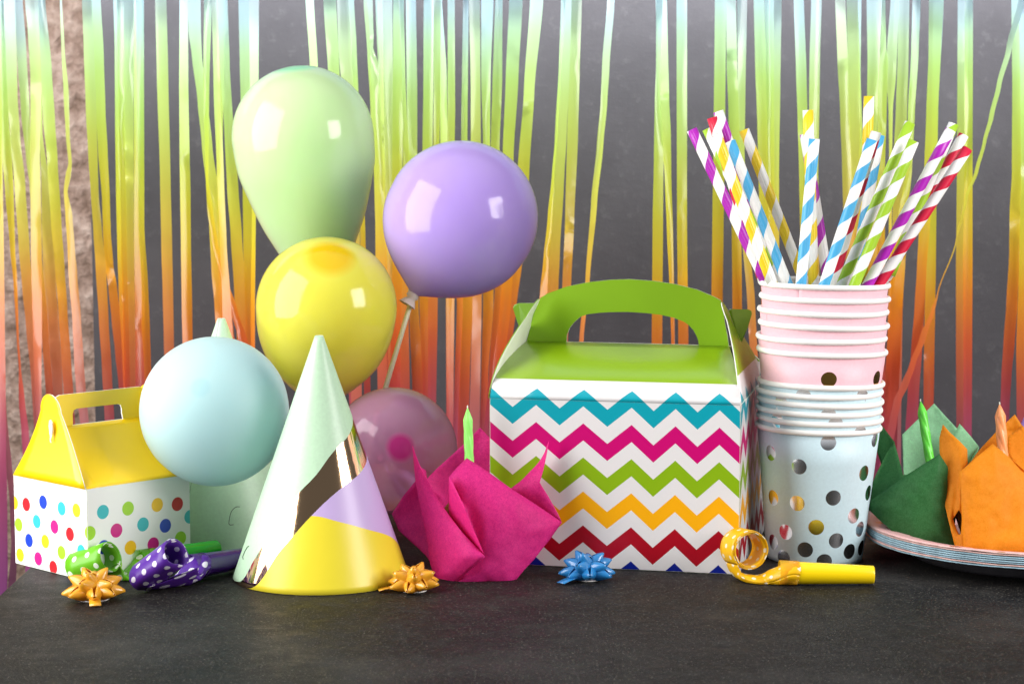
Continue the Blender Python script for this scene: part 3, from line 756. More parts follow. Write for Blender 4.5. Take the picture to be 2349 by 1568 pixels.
bd = [cupdot(*q) for q in [(247, 872), (360, 915), (485, 800), (657, 947), (712, 800), (258, 1075), (353, 1082), (510, 1050), (685, 1045), (608, 1138), (435, 1185), (307, 1220), (643, 1205), (525, 1245), (388, 1290), (472, 1340), (590, 1300), (653, 1297), (260, 1280), (300, 1340)]]
bd += [(PI + a * 0.97 + (0 if a else 0), b, c) for a, b, c in bd if abs(a) < 1.2] + [(-PI + a, b, c) for a, b, c in bd if 0 < a < 1.2]
bd = [q for q in bd if -PI - .1 < q[0] < PI + .1]
M_cblue = foil_cup_mat('blue_cup_card', lin(206, 230, 238), (0.80, 0.81, 0.83, 1), bd, 0.0047)
pd = [(-0.02, 0.0680, .036), (0.98, 0.0675, .036), (1.38, .0615, .036), (-1.15, .0590, .036), (-.55, .044, .033), (.5, .046, .033), (-1.5, .045, .033), (1.9, .062, .035), (-1.95, .063, .035), (2.6, .06, .035), (-2.7, .058, .035), (.1, .03, .032), (-1, .028, .032), (1.1, .027, .032), (2.2, .045, .033), (-2.3, .043, .033), (3.0, .03, .033)]
M_cpink = foil_cup_mat('pink_cup_card', lin(246, 196, 206), (0.75, 0.42, 0.10, 1), pd, 0.0046)
M_rim = flat('rolled_paper_rim', lin(246, 244, 240), 0.5, var=0.02)
M_cupin = flat('cup_inside', lin(238, 236, 230), 0.5)
def cup_mesh():
    n = 96; pr = [(0.0, RB), (0.003, RB + .0003), (CH * .25, RB + (RT - RB) * .25), (CH * .5, RB + (RT - RB) * .5), (CH * .75, RB + (RT - RB) * .75), (CH - .001, RT)]
    V = []; Fc = []; UV = []
    for z_, r in pr:
        for k in range(n + 1):
            ph = -PI + 2 * PI * k / n; V.append((r * math.sin(ph), -r * math.cos(ph), z_)); UV.append((ph, z_))
    for i in range(len(pr) - 1):
        for k in range(n):
            q = i * (n + 1) + k; Fc.append((q, q + 1, q + n + 2, q + n + 1))
    c0 = len(V); nf = len(Fc)
    for k in range(n): 
        ph = -PI + 2 * PI * k / n; V.append(((RB - .0006) * math.sin(ph), -(RB - .0006) * math.cos(ph), 0.004)); UV.append((0, .5))
    Fc.append(tuple(range(c0, c0 + n)))
    return V, Fc, UV, nf
def rim_mesh(R, r, z_):
    V = []; Fc = []; n, m = 96, 12
    for i in range(n):
        a = 2 * PI * i / n
        rr = R + 0.00012 * math.sin(3 * a); zo = 0.00015 * math.sin(2 * a + 1)
        sq = 1.0 + (0.18 if i in (40,) else 0)
        for j in range(m):
            b = 2 * PI * j / m; V.append(((rr + r * 0.85 * math.cos(b)) * math.sin(a), -(rr + r * 0.85 * math.cos(b)) * math.cos(a), z_ + zo + r * sq * math.sin(b)))
    for i in range(n):
        for j in range(m):
            Fc.append((i * m + j, i * m + (j + 1) % m, ((i + 1) % n) * m + (j + 1) % m, ((i + 1) % n) * m + j))
    return V, Fc
def build_cup(name, mat):
    V, Fc, UV, nf = cup_mesh()
    me = mesh('cup_wall', V, Fc, [mat, M_cupin], None, uv=UV, solid=0.0005, rim=1, back=1)
    V, Fc = rim_mesh(RT + 0.0004, 0.00165, CH)
    rm = mesh('rolled_rim', V, Fc, M_rim, None)
    V, Fc, UV2 = tube([Vector((RT * s * math.sin(0), -(RB + (RT - RB) * s + .0002), CH * s)) for s in (0.02, .3, .6, .97)], 0.00012, 5)
    sm = mesh('seam', V, Fc, flat('seam_' + name, tuple(x * .75 for x in mat.node_tree.nodes['Principled BSDF'].inputs[0].default_value[:3]) + (1,), .6), None)
    return me, rm, sm
protoB = build_cup('blue', M_cblue); protoP = build_cup('pink', lambda: 0) if False else build_cup('pink', M_cpink)
M_seamp = flat('seam_pink_tone', lin(215, 150, 165), .6); protoP[2].data.materials[0] = M_seamp
protoB[2].data.materials[0] = flat('seam_blue_tone', lin(150, 175, 190), .6)
first = {'B': True, 'P': True}
def place_cup(kind, z_, du, rot, tilt, label, seam):
    pr = protoB if kind == 'B' else protoP
    root = empty('paper_cup', (CUX + px(du, CY0) + 0.020 * z_, CY0, z_), label, 'paper cup', 'blue paper cups in the stack' if kind == 'B' else 'pink paper cups in the stack')
    root.rotation_mode = 'ZYX'; root.rotation_euler = (tilt[0], tilt[1] + 0.020, rot)
    if kind == 'P': root.scale = (1.03, 1.03, 1)
    for i, o in enumerate(pr):
        c = o if first[kind] else o.copy()
        if not first[kind]: COL.objects.link(c)
        c.parent = root
        if i == 2: c.rotation_euler = (0, 0, seam - rot)
    first[kind] = False
    return root
ordn = ['lowest', 'second from the bottom', 'third from the bottom', 'fourth from the bottom', 'fifth from the bottom', 'uppermost']
rots = [0, 0.55, -0.9, 2.1, 1.3, -0.45]
for i in range(6):
    lab = ['pale blue cup with silver foil dots standing on the table under the whole stack',
           'pale blue cup just above the bottom cup, only its rim showing',
           'third pale blue cup rim counted up from the table', 'fourth pale blue cup rim counted up from the table',
           'fifth pale blue cup rim, next below the topmost blue rim', 'topmost pale blue cup, the pink cups stand in it'][i]
    place_cup('B', 0.0002 + 0.00545 * i, 0.35 * i + [0, .6, -.5, .4, -.8, .3][i], rots[i], (0.0, [0, .004, -.003, .002, -.004, .002][i]), lab, [1.25, 1.6, 2, 2.4, 2.7, 2.8][i])
for i in range(6):
    lab = ['lowest pink cup, its gold foil dots showing above the blue cups', 'second pink cup rim from the bottom of the pink stack',
           'third pink cup rim from the bottom of the pink stack', 'fourth pink cup rim, third below the straws',
           'fifth pink cup rim, next below the cup that holds the straws', 'topmost pink cup, holding the striped straws'][i]
    place_cup('P', 0.1289 - CH + 0.0081 * i, 1 + 0.3 * i + [0, -.6, .8, .2, .9, .4][i], [0, .35, -.5, 1.9, .2, 2.6][i], (0, [0.004, -.004, .005, -.002, .004, -.002][i]), lab, [1.2, 2.6, 2.9, -2.5, .75, .9][i])

# ------------------------------------------------------------------ straws
def straw_mat(name, c):
    t = NT(name); u = t.sep(t.uv())
    s = t.math('FRACT', t.math('ADD', u[0], t.math('DIVIDE', u[1], 0.0232)))
    m = t.math('LESS_THAN', s, 0.47)
    rib = t.math('PINGPONG', t.math('ADD', t.math('MULTIPLY', u[0], 3), t.math('DIVIDE', u[1], 0.0208 / 3)), 0.5)
    t.p(col=t.mix(m, lin(246, 246, 244), c), rough=0.4, spec=0.45, coat=0.15, coatr=0.25); t.bump(t.math('LESS_THAN', rib, 0.03), 0.12, 0.0003)
    return t.m
SM = {'purple': straw_mat('straw_purple', lin(178, 28, 182)), 'green': straw_mat('straw_green', lin(166, 208, 48)), 'red': straw_mat('straw_red', lin(214, 28, 66)),
      'yellow': straw_mat('straw_yellow', lin(246, 214, 36)), 'blue': straw_mat('straw_blue', lin(78, 176, 226))}
M_stin = flat('straw_inside', lin(232, 230, 226), .6)
ST = [ # colour, top(z), bottom(z) in picture units, depth at top, depth at rim, label
 ('purple', (190, 355), (680, 1365), 1.325, 1.318, 'purple and white straw, outermost on the left'),
 ('green', (290, 350), (770, 1365), 1.345, 1.336, 'lime and white straw mostly hidden between the left purple and yellow straws'),
 ('red', (322, 278), (655, 1345), 1.338, 1.330, 'red and white straw behind the left yellow straw, red tip'),
 ('yellow', (350, 395), (715, 1360), 1.302, 1.305, 'yellow and white straw in front of the left red straw, white tip'),
 ('purple', (362, 237), (745, 1360), 1.352, 1.345, 'purple and white straw with the highest tip of the left bunch'),
 ('blue', (440, 432), (815, 1365), 1.333, 1.318, 'blue and white straw leaning left, tip hidden behind a purple straw'),
 ('yellow', (530, 358), (930, 1365), 1.350, 1.340, 'yellow and white straw leaning left, next right of the left bunch'),
 ('yellow', (945, 228), (982, 1360), 1.325, 1.325, 'upright yellow and white straw in the middle behind the blue one'),
 ('blue', (987, 415), (898, 1370), 1.298, 1.302, 'upright blue and white straw in the middle of the cup, in front'),
 ('purple', (925, 385), (1078, 1365), 1.350, 1.343, 'purple and white straw crossing behind the middle pair'),
 ('yellow', (1342, 140), (1300, 1360), 1.352, 1.345, 'yellow and white straw with the highest tip of all'),
 ('red', (1388, 372), (1100, 1370), 1.328, 1.322, 'red and white straw peeking from behind the right blue straw'),
 ('blue', (1362, 420), (1048, 1370), 1.300, 1.300, 'blue and white straw leaning right, in front of a red one'),
 ('blue', (1410, 392), (1235, 1370), 1.343, 1.338, 'blue and white straw mostly hidden behind two lime straws'),
 ('green', (1608, 312), (1160, 1370), 1.318, 1.308, 'lime and white straw leaning right, upper of the two side by side'),
 ('green', (1632, 430), (1245, 1370), 1.306, 1.300, 'lime and white straw leaning right, lower of the two side by side'),
 ('purple', (1872, 358), (1330, 1370), 1.312, 1.306, 'purple and white straw in the right bunch'),
 ('green', (1892, 318), (1478, 1300), 1.335, 1.328, 'lime and white straw almost hidden in the right bunch'),
 ('red', (1957, 390), (1440, 1345), 1.340, 1.332, 'red and white straw behind the outermost right one'),
 ('red', (1982, 478), (1400, 1370), 1.318, 1.310, 'red and white straw, outermost on the right'),
]
for i, (cname, tp, bt, yt, yb, lab) in enumerate(ST):
    f_ = lambda q: (1519.8 + .353 * q[0], 172 + .353 * q[1])
    a = P(*f_(tp), yt - 0.012); b = P(*f_(bt), yb - 0.012)
    d = (b - a); L = d.length; d.normalize()
    # run on into the cup until wall or base is met
    ext = 0.0
    cupx = 0.1902
    while ext < 0.062:
        p = b + d * (ext + .002)
        rad = RT * 1.02 - (0.1694 - p.z) * (RT - RB) / CH - 0.0048
        if p.z < 0.100 or math.hypot(p.x - cupx, p.y - CY0) > rad: break
        ext += 0.002
    b2 = b + d * ext
    root = empty('paper_straw', tuple(b2), lab, 'straw', 'striped paper straws in the cup')
    rO = 0.00325
    n = 28; a1, b1, _ = frame(d); V = []; Fc = []; UV = []; off = [.1, .4, .2, .75, .55, .9, .3, .0, .45, .6, .35, .2, .8, .1, .65, .9, .15, .5, .05, .7][i]
    rows = 10; LL = (b2 - a).length
    for r in range(rows + 1):
        for k in range(n + 1):
            ph = 2 * PI * k / n; q = a + d * (LL * r / rows) + (a1 * math.cos(ph) + b1 * math.sin(ph)) * rO
            V.append(q); UV.append((k / n + off, LL * r / rows))
    for r in range(rows):
        for k in range(n):
            q = r * (n + 1) + k; Fc.append((q, q + n + 1, q + n + 2, q + 1))
    o = mesh('straw_tube', V, Fc, [SM[cname], M_stin], root, uv=UV)
    s = o.modifiers.new('solid', 'SOLIDIFY'); s.thickness = 0.0005; s.offset = -1; s.material_offset = 1; s.material_offset_rim = 1

# ------------------------------------------------------------------ plates
PX, PY = 0.3200, 1.311; RP = 0.1005
def plate_prof(lift):
    return [(0.0, 0.0), (0.0, 0.068), (0.0006, 0.0715), (0.0027, 0.0755), (0.0070, 0.0805), (0.0095, 0.084), (0.0108, 0.089), (0.0118, 0.096), (0.0121, RP)]
def plate_mat(name, c, foil=True):
    t = NT(name); u = t.sep(t.uv()); n = t.noise(t.obj(), 300, 3)
    v_ = t.n('ShaderNodeTexVoronoi'); v_.inputs['Scale'].default_value = 75; v_.inputs['Randomness'].default_value = 0.6; t.l(t.obj(), v_.inputs['Vector'])
    m = t.math('LESS_THAN', v_.outputs['Distance'], 0.30)
    t.p(col=t.mix(m, c, (0.8, .5, .25, 1)), metal=m, rough=0.3); return t.m
M_pp = plate_mat('pink_plate', lin(238, 186, 186)); M_pb = flat('blue_plate', lin(168, 200, 214), .4)
t = NT('silver_underside'); u = t.sep(t.uv()); n_ = t.noise(t.obj(), 40, 3)
t.p(col=lin(92, 90, 97), rough=0.4, metal=0.3, spec=.4)
M_under = t.m
M_pe1 = flat('plate_cut_edge_pink', lin(226, 188, 180), .7, var=.25, scale=150); M_pe2 = flat('plate_cut_edge_blue', lin(160, 192, 208), .7, var=.25, scale=150)
def plate_obj(mat, lift, seed, label, under, grp):
    root = empty('paper_plate', (PX, PY, lift), label, 'paper plate', grp)
    pr = plate_prof(0); n = 180; V = []; Fc = []; UV = []
    dx, dy = random.Random(seed).uniform(-.0005, .0005), random.Random(seed + 5).uniform(-.0006, .0004)
    for i, (z_, r) in enumerate(pr):
        for k in range(n):
            a = 2 * PI * k / n
            fl = 0.0007 * math.sin(a * 45) * max(0, 1 - abs(r - 0.081) / 0.006)
            wob = 0.00025 * noise.noise(Vector((math.cos(a) * 9, math.sin(a) * 9, seed))) if r > .09 else 0
            V.append((PX + dx + (r + fl) * math.cos(a), PY + dy + (r + fl) * math.sin(a), lift + 0.0004 + z_ + wob)); UV.append((a, r))
    for i in range(1, len(pr) - 1):
        for k in range(n):
            q = i * n + k; k2 = i * n + (k + 1) % n; Fc.append((q, q + n, k2 + n, k2))
    Fc.append(tuple(n + k for k in reversed(range(n))))
    mesh('dish', V, Fc, [mat, under, M_pe1 if mat is M_pp else M_pe2], root, uv=UV, solid=0.0006, rim=2, back=0 if under is None else 1)
    return root
pl = [('B', 'silver grey bottomed plate lowest in the plate stack', M_pb), ('P', 'second plate from the bottom of the stack, pinkish edge', M_pp), ('B', 'third plate from the bottom, first of the blue edged run', M_pb),
      ('B', 'fourth plate from the bottom, middle of the blue edges', M_pb), ('B', 'fifth plate from the bottom, pale blue edge', M_pb), ('B', 'sixth plate from the bottom, blue edge right under the pink ones', M_pb),
      ('P', 'pink plate second from the top of the stack', M_pp), ('P', 'topmost pink plate with gold dots under the green and orange muffins', M_pp)]
for i, (k, lab, m) in enumerate(pl):
    plate_obj(m, 0.0012 * i, i, lab, M_under, 'paper plates in the stack')
PZ = 0.0012 * 8 + 0.0006

# ------------------------------------------------------------------ muffins in tulip wrappers
def paper_mat(name, c, tr=0.35, fibre=0.12):
    t = NT(name); o = t.obj(); n = t.noise(o, 520, 4, .7); n2 = t.noise(o, 1900, 2)
    d = tuple(x * (1 - fibre * 2) for x in c[:3]) + (1,); l_ = tuple(min(1, x * (1 + fibre) + .02) for x in c[:3]) + (1,)
    cc = t.mix(t.mr(t.math('MULTIPLY', t.math('ADD', n, n2), .5), .38, .62), d, l_)
    t.p(col=cc, rough=0.62, spec=0.3); t.bump(n, 0.04, 0.0005); t.translucent(tr, cc); return t.m
def in_edges(p, poly):
    best = 1e9
    for i in range(len(poly)):
        a, b = poly[i], poly[(i + 1) % len(poly)]
        ab = (b[0] - a[0], b[1] - a[1]); L2 = ab[0] ** 2 + ab[1] ** 2 + 1e-9
        s = max(0, min(1, ((p[0] - a[0]) * ab[0] + (p[1] - a[1]) * ab[1]) / L2))
        best = min(best, math.hypot(p[0] - a[0] - s * ab[0], p[1] - a[1] - s * ab[1]))
    return best
def sheet(dst, poly, bulge=0.004, seed=0, mi=0):
    """poly: [(u,v,y)] paper outline, each corner at its own depth"""
    bm = bmesh.new()
    bm.faces.new([bm.verts.new(P(*q)) for q in poly])
    bmesh.ops.triangulate(bm, faces=bm.faces[:], ngon_method='EAR_CLIP')
    for _ in range(5):
        long_ = [e for e in bm.edges if e.calc_length() > 0.0035]
        if not long_: break
        bmesh.ops.subdivide_edges(bm, edges=long_, cuts=1)
        bmesh.ops.triangulate(bm, faces=[f for f in bm.faces if len(f.verts) > 3])
    # relax the inside so the sheet reads as one smoothly bent piece of paper
    inner = [v for v in bm.verts if not v.is_boundary]
    for _ in range(7):
        new = {v: sum((e.other_vert(v).co for e in v.link_edges), Vector()) / len(v.link_edges) for v in inner}
        for v, c_ in new.items(): v.co = c_
    poly2 = [(q[0], q[1]) for q in poly]
    for v in bm.verts:
        dd = Vector((v.co.x, v.co.y, v.co.z - H)); fwd = dd.y * CP - dd.z * SP; up = dd.y * SP + dd.z * CP
        uu = CX + F * dd.x / fwd; vv = CY - F * up / fwd
        e = in_edges((uu, vv), poly2)
        v.co.y -= bulge * (1 - math.exp(-e / 22.0)) + 0.0009 * noise.noise(Vector((uu / 25, vv / 25, seed))) * min(1, e / 8)
    mp = {v: dst.verts.new(v.co) for v in bm.verts}
    for f in bm.faces:
        try: g = dst.faces.new([mp[v] for v in f.verts])
        except ValueError: continue
        g.material_index = mi
    bm.free()
def wrapper(root, polys, base, mat, rb, rt, hgt, seed=0):
    bm = bmesh.new()
    for i, q in enumerate(polys): sheet(bm, q[0], q[1], seed + i, q[2] if len(q) > 2 else 0)
    # folded cup that holds the cake
    n = 48
    rows = []
    for j in range(7):
        s = j / 6; ring = []
        for k in range(n):
            a = 2 * PI * k / n; r = rb + (rt - rb) * s; r *= 1 + 0.035 * (0.3 + s) * math.sin(8 * a + 1.3 * s)
            ring.append(bm.verts.new((base[0] + r * math.cos(a), base[1] + r * math.sin(a), base[2] + 0.0006 + hgt * s)))
        rows.append(ring)
    for j in range(6):
        for k in range(n): bm.faces.new((rows[j][k], rows[j][(k + 1) % n], rows[j + 1][(k + 1) % n], rows[j + 1][k]))
    bm.faces.new(rows[0])
    me = bpy.data.meshes.new('wrapper')
    for v in bm.verts: v.co -= Vector(root.location)
    for m_ in (mat if isinstance(mat, list) else [mat]): me.materials.append(m_)
    bm.to_mesh(me); bm.free()
    me.polygons.foreach_set('use_smooth', [True] * len(me.polygons))
    o = bpy.data.objects.new('wrapper', me); COL.objects.link(o); o.parent = root
    s = o.modifiers.new('solid', 'SOLIDIFY'); s.thickness = 0.00025; s.offset = 0
    return o
t = NT('cake'); o_ = t.obj(); n = t.noise(o_, 180, 6, .7)
t.p(col=t.ramp(n, [(.3, lin(110, 55, 20)), (.55, lin(170, 100, 45)), (.75, lin(205, 145, 80))]), rough=.85); t.bump(n, 1, .003); M_cake = t.m
def cake(root, base, r, z0_, z1_):
    pr = [(z0_, r * .8), (z0_ + .015, r * .95), (z1_ - .012, r * 1.0), (z1_ - .007, r * 1.02), (z1_ - .003, r * .85), (z1_ - .001, r * .55), (z1_, r * .2), (z1_, 0.0001)]
    V, Fc, UV = lathe(pr, base, (0, 0, 1), 48, jit=lambda t_, ph: 1 + .05 * noise.noise(Vector((math.cos(ph) * 3, math.sin(ph) * 3, t_ * 200))))
    V = [v + Vector((0, 0, .0015 * noise.noise(v * 160))) for v in V]
    mesh('cake', V, Fc, M_cake, root, uv=UV)
def candle(label, top, bot, r, c, wickc=(235, 235, 220)):
    top, bot = Vector(top), Vector(bot); d = top - bot; L = d.length
    root = empty('birthday_candle', tuple(bot), label, 'candle', 'small twisted birthday candles')
    a, b, d = frame(d); n = 40; m = 90; V = []; Fc = []; UV = []
    for i in range(m + 1):
        s = i / m; tw = s * L / 0.016 * 2 * PI / 4 * 1.25
        k_ = min(1.0, ((1 - s) * L / 0.0075)) ** 0.8 if (1 - s) * L < 0.0075 else 1.0
        rr = r * max(k_, 0.10)
        for k in range(n):
            ph = 2 * PI * k / n
            q = rr * (1 + 0.16 * abs(math.cos(2 * (ph - tw))) ** 0.8 - 0.08)
            V.append(bot + d * (L * s) + a * (q * math.cos(ph)) + b * (q * math.sin(ph)))
    for i in range(m):
        for k in range(n): Fc.append((i * n + k, i * n + (k + 1) % n, (i + 1) * n + (k + 1) % n, (i + 1) * n + k))
    Fc.append(tuple(reversed(range(n)))); Fc.append(tuple(m * n + k for k in range(n)))
    t = NT('candle_wax'); nn = t.noise(t.obj(), 120, 3)
    t.p(col=t.mix(nn, c, tuple(min(1, x * 1.15 + .03) for x in c[:3]) + (1,)), rough=.35, sss=0.25); t.b.inputs['Subsurface Radius'].default_value = (.004, .004, .002)
    mesh('wax_body', V, Fc, t.m, root)
    V, Fc, UV = tube([top - d * .001, top + d * .0004, top + d * .0012 + a * .0003], [r * .12, r * .14, r * .09], 8)
    mesh('wick', V, Fc, flat('wick_cotton', lin(*wickc), .8), root)
# pink muffin
PC = (P(1098, 1300, 1.268).x, 1.268, 0.0)
pm = empty('muffin', PC, 'muffin in a bright pink tulip paper wrapper on the table', 'muffin', 'muffins in tulip wrappers')
M_pinkp = paper_mat('pink_tissue', lin(240, 44, 154), .42, .07)
pink = [
 ([(1101, 980, 1.318), (1130, 1010, 1.312), (1161, 1044, 1.308), (1159, 1112, 1.298), (1172, 1170, 1.292), (1150, 1230, 1.288), (1060, 1230, 1.288), (985, 1180, 1.290), (972, 1106, 1.296), (1000, 1076, 1.302), (1064, 1018, 1.314)], -0.004),
 ([(955, 1100, 1.292), (925, 1137, 1.300), (899, 1178, 1.306), (915, 1216, 1.296), (950, 1248, 1.285), (985, 1276, 1.272), (990, 1300, 1.262), (1040, 1250, 1.272), (1020, 1140, 1.290)], 0.001),
 ([(946, 1022, 1.276), (950, 1032, 1.273), (962, 1069, 1.264), (980, 1100, 1.258), (1006, 1146, 1.248), (1031, 1184, 1.242), (1062, 1222, 1.234), (1113, 1276, 1.225), (1087, 1299, 1.2285), (1055, 1327, 1.2365), (1037, 1342, 1.2405), (1010, 1334, 1.2455), (997, 1325, 1.2495), (987, 1292, 1.2530), (980, 1240, 1.2570), (969, 1188, 1.262), (960, 1140, 1.268), (953, 1100, 1.272), (949, 1060, 1.275)], 0.006),
 ([(962, 1069, 1.268), (977, 1079, 1.272), (980, 1100, 1.268), (979, 1115, 1.266)], 0.0),
 ([(1030, 1092, 1.247), (1041, 1112, 1.241), (1062, 1155, 1.233), (1083, 1208, 1.228), (1100, 1245, 1.2255), (1112, 1274, 1.2265), (1075, 1232, 1.240), (1045, 1198, 1.248), (1030, 1178, 1.252), (1029, 1130, 1.251)], 0.0006),
 ([(1071, 1050, 1.262), (1110, 1075, 1.257), (1171, 1119, 1.252), (1230, 1157, 1.254), (1289, 1197, 1.262), (1262, 1235, 1.256), (1225, 1282, 1.249), (1200, 1309, 1.2455), (1183, 1330, 1.2435), (1178, 1338, 1.2425), (1168, 1341.5, 1.2418), (1120, 1338, 1.2400), (1080, 1342, 1.2393), (1050, 1343, 1.2390), (1037, 1342, 1.2405), (1050, 1310, 1.243), (1080, 1290, 1.240), (1100, 1270, 1.240), (1085, 1210, 1.240), (1055, 1140, 1.248), (1031, 1092, 1.252), (1050, 1070, 1.256)], 0.006),
 ([(1259, 1011, 1.272), (1254, 1040, 1.268), (1247, 1075, 1.264), (1238, 1106, 1.262), (1259, 1140, 1.264), (1280, 1178, 1.264), (1288, 1195, 1.264), (1230, 1170, 1.268), (1172, 1135, 1.270), (1171, 1120, 1.268), (1203, 1097, 1.278), (1238, 1064, 1.276), (1250, 1036, 1.273)], 0.002),
]
wrapper(pm, pink, PC, M_pinkp, 0.0200, 0.0225, 0.036, 1)
cake(pm, Vector(PC), 0.0215, 0.004, 0.0430)
candle('neon green twisted candle standing in the pink wrapped muffin', P(1072.5, 934, 1.272), P(1078, 1110, 1.268), 0.00265, lin(150, 245, 110))
# green muffin
GC = (P(2108, 1230, 1.325).x, 1.325, PZ)
gm = empty('muffin', GC, 'muffin in a green tulip paper wrapper at the left of the plate', 'muffin', 'muffins in tulip wrappers')
M_greenp = [paper_mat('green_tissue_shaded', lin(52, 122, 62), .35, .08), paper_mat('green_tissue_lit', lin(165, 226, 180), .4, .07)]  # one paper in two tones: lit back petals and shaded front painted in
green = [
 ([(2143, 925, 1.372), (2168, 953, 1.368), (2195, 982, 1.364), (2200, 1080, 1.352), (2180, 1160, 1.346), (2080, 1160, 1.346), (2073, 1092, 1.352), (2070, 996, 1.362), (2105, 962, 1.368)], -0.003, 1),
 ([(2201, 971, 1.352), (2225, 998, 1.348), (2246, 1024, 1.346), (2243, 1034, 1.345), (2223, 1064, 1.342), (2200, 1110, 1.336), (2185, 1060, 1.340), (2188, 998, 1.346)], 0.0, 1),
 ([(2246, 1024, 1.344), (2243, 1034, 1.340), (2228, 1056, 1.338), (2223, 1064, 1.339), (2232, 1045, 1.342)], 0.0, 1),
 ([(2020, 971, 1.352), (2036, 992, 1.346), (2052, 1013, 1.340), (2057, 1040, 1.336), (2068, 1085, 1.330), (2070, 1100, 1.328), (2040, 1100, 1.332), (2022, 1066, 1.338), (2010, 1030, 1.344), (2006, 990, 1.350)], 0.0),
 ([(2052, 1014, 1.337), (2039, 1028, 1.334), (2012, 1082, 1.322), (1999, 1112, 1.318), (1993, 1152, 1.312), (2030, 1135, 1.308), (2073, 1094, 1.312), (2062, 1050, 1.326)], 0.002),
 ([(1993, 1150, 1.300), (2030, 1124, 1.296), (2075, 1092, 1.290), (2120, 1063, 1.288), (2155, 1041, 1.288), (2174, 1070, 1.290), (2182, 1150, 1.290), (2190, 1205, 1.290), (2200, 1262, 1.288), (2140, 1256, 1.286), (2100, 1252, 1.286), (2074, 1246, 1.287), (2043, 1214, 1.291), (2012, 1187, 1.296), (1993, 1168, 1.300)], 0.007),
]
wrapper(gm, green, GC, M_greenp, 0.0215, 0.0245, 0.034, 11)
cake(gm, Vector(GC), 0.0230, 0.004, 0.036)
candle('bright green twisted candle leaning left in the green wrapped muffin', P(2111.5, 919, 1.338), P(2140, 1100, 1.322), 0.0027, lin(95, 215, 60))
# orange muffin
OC = (P(2296, 1230, 1.312).x, 1.312, PZ)
om = empty('muffin', OC, 'muffin in an orange tulip paper wrapper at the front of the plate', 'muffin', 'muffins in tulip wrappers')
M_orp = paper_mat('orange_tissue', lin(255, 168, 22), .45, .05)
orange = [
 ([(2328, 950, 1.350), (2351, 985, 1.346), (2372, 1020, 1.344), (2380, 1100, 1.338), (2360, 1160, 1.332), (2230, 1160, 1.332), (2222, 1062, 1.338), (2255, 1022, 1.342), (2287, 988, 1.346)], -0.003),
 ([(2345, 975, 1.336), (2313, 1000, 1.330), (2310, 1035, 1.322), (2340, 1080, 1.312), (2400, 1110, 1.308), (2395, 1040, 1.320)], 0.0),
 ([(2163, 973, 1.300), (2178, 990, 1.296), (2200, 1010, 1.292), (2219, 1030, 1.290), (2220, 1063, 1.286), (2204, 1082, 1.284), (2204, 1137, 1.280), (2206, 1180, 1.278), (2200, 1168, 1.279), (2186, 1190, 1.281), (2195, 1215, 1.278), (2203, 1232, 1.275), (2208, 1180, 1.276), (2211, 1225, 1.272), (2213, 1266, 1.268), (2193, 1262, 1.272), (2180, 1210, 1.278), (2167, 1156, 1.284), (2160, 1110, 1.290), (2159, 1070, 1.294), (2155, 1030, 1.297), (2155, 1004, 1.299)], 0.0015),
 ([(2277, 1017, 1.282), (2240, 1048, 1.277), (2202, 1082, 1.276), (2204, 1110, 1.274), (2206, 1180, 1.270), (2210, 1262, 1.266), (2260, 1270, 1.262), (2349, 1272, 1.262), (2400, 1268, 1.266), (2412, 1180, 1.272), (2420, 1130, 1.280), (2380, 1100, 1.278), (2349, 1078, 1.278), (2315, 1048, 1.280)], 0.007),
]
wrapper(om, orange, OC, M_orp, 0.0215, 0.0250, 0.020, 21)
cake(om, Vector(OC), 0.0310, 0.004, 0.040)
candle('pale orange twisted candle in the orange wrapped muffin', P(2293, 926, 1.322), P(2304, 1100, 1.315), 0.0031, lin(250, 158, 98))
# purple muffin at the frame edge, behind
VC = (P(2418, 1200, 1.385).x, 1.378, PZ)
vm = empty('muffin', VC, 'muffin in a lilac wrapper cut off by the right edge, only a paper tip showing', 'muffin', 'muffins in tulip wrappers')
purp = [([(2352, 950, 1.372), (2341, 972, 1.368), (2345, 1010, 1.362), (2380, 1150, 1.350), (2440, 1150, 1.350), (2440, 1040, 1.362), (2400, 1000, 1.368)], .002),
        ([(2430, 930, 1.402), (2380, 980, 1.398), (2375, 1120, 1.385), (2470, 1120, 1.385), (2480, 990, 1.395)], -.002)]
wrapper(vm, purp, VC, paper_mat('lilac_tissue', lin(190, 150, 225), .4), 0.0225, 0.030, 0.040, 31)
cake(vm, Vector(VC), 0.028, 0.004, 0.044)

# ------------------------------------------------------------------ blowers
def blow_mat(name, c, dotc=(0.93, 0.95, 0.9, 1), sp=0.0060, rd=0.0016, gloss=.35):
    t = NT(name); u = t.sep(t.uv())
    def cell(ox, oy):
        a = t.math('SUBTRACT', t.math('FRACT', t.math('ADD', t.math('DIVIDE', u[0], sp), ox)), .5)
        b = t.math('SUBTRACT', t.math('FRACT', t.math('ADD', t.math('DIVIDE', u[1], sp * 1.5), oy)), .5)
        a = t.math('MULTIPLY', a, sp); b = t.math('MULTIPLY', b, sp * 1.5)
        return t.math('SQRT', t.math('ADD', t.math('MULTIPLY', a, a), t.math('MULTIPLY', b, b)))
    m = t.math('LESS_THAN', t.math('MINIMUM', cell(0, 0), cell(.5, .5)), rd)
    n = t.noise(t.obj(), 160, 4)
    t.p(col=t.mix(m, c, dotc), rough=gloss, spec=.4, coat=.12, coatr=.25); t.bump(n, .18, .0008)
    t.translucent(.2, t.mix(m, c, dotc)); return t.m
